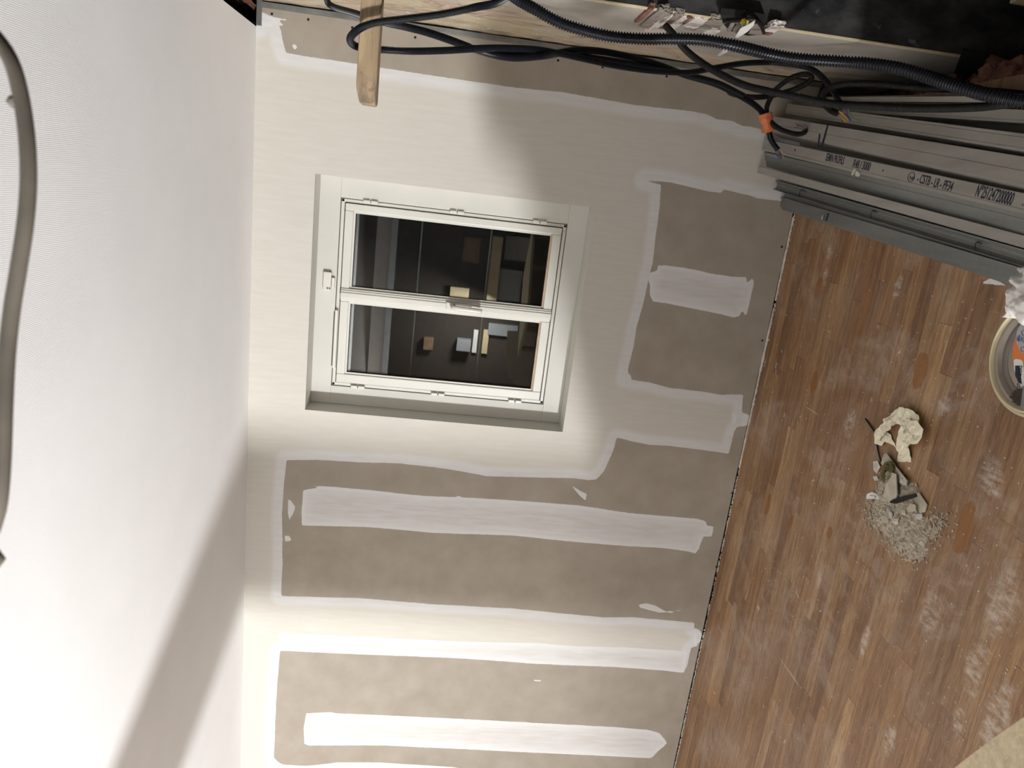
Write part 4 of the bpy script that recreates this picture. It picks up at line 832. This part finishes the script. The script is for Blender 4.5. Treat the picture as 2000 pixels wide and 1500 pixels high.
def text_floor(s, pa_, pb_, hgt, mt, z, root):
    a = at(*pa_, 2, z); b = at(*pb_, 2, z); ex = (b - a); L = ex.length; ex.normalize(); ey = Vector((0, 0, 1)).cross(ex)
    cu_ = bpy.data.curves.new('t', 'FONT'); cu_.body = s; cu_.size = 1.0; cu_.extrude = 0.01; cu_.offset = .01; ob = bpy.data.objects.new('t', cu_); COL.objects.link(ob)
    dg = bpy.context.evaluated_depsgraph_get(); dg.update(); me = bpy.data.meshes.new_from_object(ob.evaluated_get(dg)); bpy.data.objects.remove(ob)
    x0_ = min(v.co.x for v in me.vertices); x1_ = max(v.co.x for v in me.vertices); y1_ = max(v.co.y for v in me.vertices)
    for v in me.vertices: v.co = a + ex * ((v.co.x - x0_) / (x1_ - x0_) * L) + ey * (v.co.y / y1_ * hgt) + Vector((0, 0, v.co.z * .02 + .0004))
    me.materials.append(mt); o = bpy.data.objects.new('printed_text', me); COL.objects.link(o); part(o, root)
text_floor('STANDERS', (1992.5, 757), (1996.5, 714), .0095, M_INK, ZL + .0016, tubR)
# rag on the rim
def blob_sheet(name, cen, size, mat, label, cat, amp, seed, zbase):
    N2 = 46; vs, fs = [], []
    for i in range(N2 + 1):
        for j in range(N2 + 1):
            u_ = i / N2 * 2 - 1; v_ = j / N2 * 2 - 1; rr_ = 1 + .22 * noise.noise(Vector((u_ * 1.2, v_ * 1.2, seed)))
            x = cen.x + u_ * size[0] * rr_; y = cen.y + v_ * size[1] * rr_
            e_ = max(abs(u_), abs(v_)); z = zbase + amp * (1 - e_ ** 3) * .7 + amp * .7 * abs(noise.noise(Vector((u_ * 1.8, v_ * 1.8, seed)))) + amp * .12 * noise.noise(Vector((u_ * 7, v_ * 7, seed + 3)))
            vs.append((x, y, z))
    for i in range(N2):
        for j in range(N2): a = i * (N2 + 1) + j; fs.append((a, a + N2 + 1, a + N2 + 2, a + 1))
    me = bpy.data.meshes.new(name); me.from_pydata(vs, [], fs); o = link(name, me, mat, smooth=True); sm = o.modifiers.new('s', 'SOLIDIFY'); sm.thickness = .001; tag(o, label, cat); return o
blob_sheet('paper_towel', at(2018, 578, 2, HB + .02), (.062, .075), M_RAG, 'crumpled white paper towel lying over the rim of the tub', 'paper towel', .045, 2.3, HB + .008)
# brush across the lid
br_ = empty('paint_brush', tuple(at(1990, 785, 2, HB + .012))); tag(br_, 'brush with dark bristles resting on the tub rim', 'brush')
bm = bmesh.new()
for i in range(260):
    t_ = random.uniform(-1, 1); a = at(2004, 778 + t_ * 17, 2, HB + .018 + random.uniform(-.005, .005)); b = at(1969 + abs(t_) * 12 + random.uniform(0, 12), 775 + t_ * 15 + random.uniform(-3, 3), 2, HB + .013); tube(bm, [a, (a + b) / 2 + Vector((0, 0, .002)), b], [.0013, .001, .0003], 4)
part(bm_obj('bristles', bm, M_BRIST), br_)
a = at(2003, 778, 2, HB + .018); b = at(2022, 780, 2, HB + .022); dv = (b - a); pv = Vector((-dv.y, dv.x, 0)).normalized() * .024
bm = bmesh.new(); prism(bm, [a - pv, a + pv, b + pv * .9, b - pv * .9], (0, 0, .010)); part(bm_obj('ferrule', bm, M_STEEL), br_)
bm = bmesh.new(); tube(bm, spline([b + Vector((0, 0, .006)), b + dv * 1.6 + Vector((0, 0, .012)), b + dv * 4 + Vector((0, 0, .02))], .01), [.016, .014, .011, .010, .010, .011, .012, .012, .011, .010, .009] + [.009] * 60, 10); part(bm_obj('brush_handle', bm, M_CREAMW, smooth=True), br_)

# ------------------------------------------------------------------ near, blurred things
# flex hanging from the ceiling in front of the lens
fp = [(-130, 20), (-60, 40), (-20, 62), (0, 84), (16, 108), (28, 136), (37, 170), (44, 205), (51, 255), (55, 310), (55, 370), (49, 440), (37, 520), (24, 600), (14, 690), (9, 790), (6, 880), (1, 960), (-8, 1010), (-30, 1060), (-100, 1120)]
P = [atd(a, b, .45) for a, b in fp]; P = [Vector((P[0].x + .02, P[0].y - .02, 2.499)), Vector((P[0].x + .01, P[0].y - .01, P[0].z + .25))] + P + [Vector((P[-1].x - .02, P[-1].y - .02, P[-1].z + .28)), Vector((P[-1].x - .03, P[-1].y - .04, 2.499))]
bm = bmesh.new(); tube(bm, spline(P, .006), .0048, 12); rock(bm, atd(29, 199, .45), (.004, .004, .004), 1)
tag(bm_obj('lamp_flex', bm, M_FLEX, smooth=True), 'blurred grey-beige cable hanging in a curve below the ceiling close to the lens', 'cable')
# chipboard worktop corner
zt = .88; A_ = at(1848, 1512, 2, zt); B_ = at(1925, 1453, 2, zt); C_ = at(2012, 1392, 2, zt)
wt = empty('work_table', (A_.x - .2, A_.y - .3, 0)); tag(wt, 'blurred chipboard worktop whose tan corner enters the lower right of the photo', 'table')
out = spline([A_ + (A_ - B_) * 1.0, A_, B_, C_, C_ + (C_ - B_) * .8], .02)
e1 = out[0] + (out[0] - out[1]).normalized() * .3; e2 = out[-1] + (out[-1] - out[-2]).normalized() * .25
back = [e2 + Vector((-.55, -.30, 0)), e1 + Vector((-.45, -.35, 0))]
bm = bmesh.new(); prism(bm, [e1] + out + [e2] + back, (0, 0, -.022)); part(bm_obj('table_top', bm, M_CHIP), wt)
for p in (e1 + Vector((-.12, -.06, 0)), e2 + Vector((-.14, -.04, 0)), back[0] + Vector((.10, .06, 0)), back[1] + Vector((.10, .06, 0))):
    bm = bmesh.new(); box(bm, (p.x - .02, p.y - .02, 0), (p.x + .02, p.y + .02, zt - .022), .002); part(bm_obj('leg', bm, M_TIMB), wt)

# ------------------------------------------------------------------ behind the camera: work lamp, added shadow post and cut-off board, stored things (seen only in the panes)
wl = empty('work_lamp', (LAMP.x - LDIR.x * .1, LAMP.y - LDIR.y * .1, 0)); tag(wl, 'LED work lamp on a tripod behind the camera', 'lamp')
q = LDIR.to_track_quat('Z', 'Y').to_matrix().to_4x4(); T = Matrix.Translation(LAMP - LDIR * .05) @ q
bm = bmesh.new(); box(bm, (-.13, -.10, -.03), (.13, .10, .03), .01, mat=T); part(bm_obj('lamp_head', bm, M_GASK), wl)
hb = LAMP - LDIR * .10
bm = bmesh.new(); tube(bm, [Vector((hb.x, hb.y, .06)), Vector((hb.x, hb.y, hb.z))], .014, 10); part(bm_obj('pole', bm, M_STEEL), wl)
for k in range(3):
    a = k * 2.094 + .4; bm = bmesh.new(); tube(bm, [Vector((hb.x, hb.y, .14)), Vector((hb.x + .2 * math.cos(a), hb.y + .2 * math.sin(a), .01))], .011, 8); part(bm_obj('leg', bm, M_STEEL), wl)
tag(boxo('shadow_post', (-2.96, -3.09, 0), (-2.52, -3.01, 2.499), M_TIMB, bevel=.004), 'unseen wide post added left of the camera to cast the ceiling shadow band', 'post')  # added out of view to cast the dark band on ceiling and wall
bm = bmesh.new(); prism(bm, [Vector((x, -3.04, z)) for x, z in ((-2.51, 0), (-2.51, .547), (-2.126, .694), (-1.83, .837), (-1.757, .916), (-1.56, .965), (-1.30, .98), (-1.25, 0))], (0, .013, 0))  # added board, top edge shaped to cut lamp light off the lower wall
tag(bm_obj('light_cutoff_board', bm, M_CARD), 'unseen slanted board added beside the post to cut lamp light off the lower wall', 'board')
def refl(px, py, yreal): p = at(px, py, 1, .30 - yreal); return Vector((p.x, yreal, p.z))
def rbox(name, p0, p1, y, dep, mt, label, cat, bevel=.003):
    a = refl(*p0, y); b = refl(*p1, y); o = boxo(name, (min(a.x, b.x), y - dep, max(.0, min(a.z, b.z))), (max(a.x, b.x), y, max(a.z, b.z)), mt, bevel=bevel); tag(o, label, cat); return o
PY = -5.3
tag(boxo('wall_partition', (-2.75, PY - .04, 0), (.30, PY, 2.25), M_OLDW), kind='structure')
def hung(name, p0, p1, dep, mt, label, cat): return rbox(name, p0, p1, PY + dep, dep, mt, label, cat)
for nm, p0, p1, dep, mt, lb, ct in (
    ('carton', (880, 560), (915, 584), .12, M_CREAMW, 'ochre carton mirrored in the middle of the right pane', 'box'),
    ('brown_board', (907, 462), (935, 515), .03, M_TIMB, 'brown board mirrored in the right pane', 'board'),
    ('shelf_board', (964, 462), (969, 592), .22, M_CREAMW, 'pale edged shelf board mirrored low in the right pane', 'shelf'),
    ('grey_sack', (976, 525), (1014, 590), .15, M_SHEET, 'grey sack mirrored below the pale shelf board', 'sack'),
    ('foam_board', (990, 460), (1030, 512), .05, M_GREYC, 'light grey foam board mirrored at the lower right of the right pane', 'board'),
    ('teal_tin', (1018, 536), (1034, 552), .10, M_WBLUE, 'small blue tin mirrored near the bottom of the right pane', 'tin'),
    ('clear_jar', (893, 664), (918, 688), .14, M_SHEET, 'pale blue-grey container mirrored in the left pane', 'container'),
    ('steel_bar', (926, 645), (930, 690), .04, M_WHITE, 'white bar mirrored beside the pale container', 'bar'),
    ('cream_bar', (945, 645), (951, 692), .05, M_CREAMW, 'cream bar mirrored right of the white bar', 'bar'),
    ('grey_sheet', (955, 632), (1010, 660), .06, M_SHEET, 'grey plastic sheet mirrored in the left pane', 'sheet'),
    ('brass_hook_rack', (828, 660), (845, 685), .08, M_TIMB, 'small brown rack mirrored in the middle of the left pane', 'rack')):
    hung(nm, p0, p1, dep, mt, lb, ct)
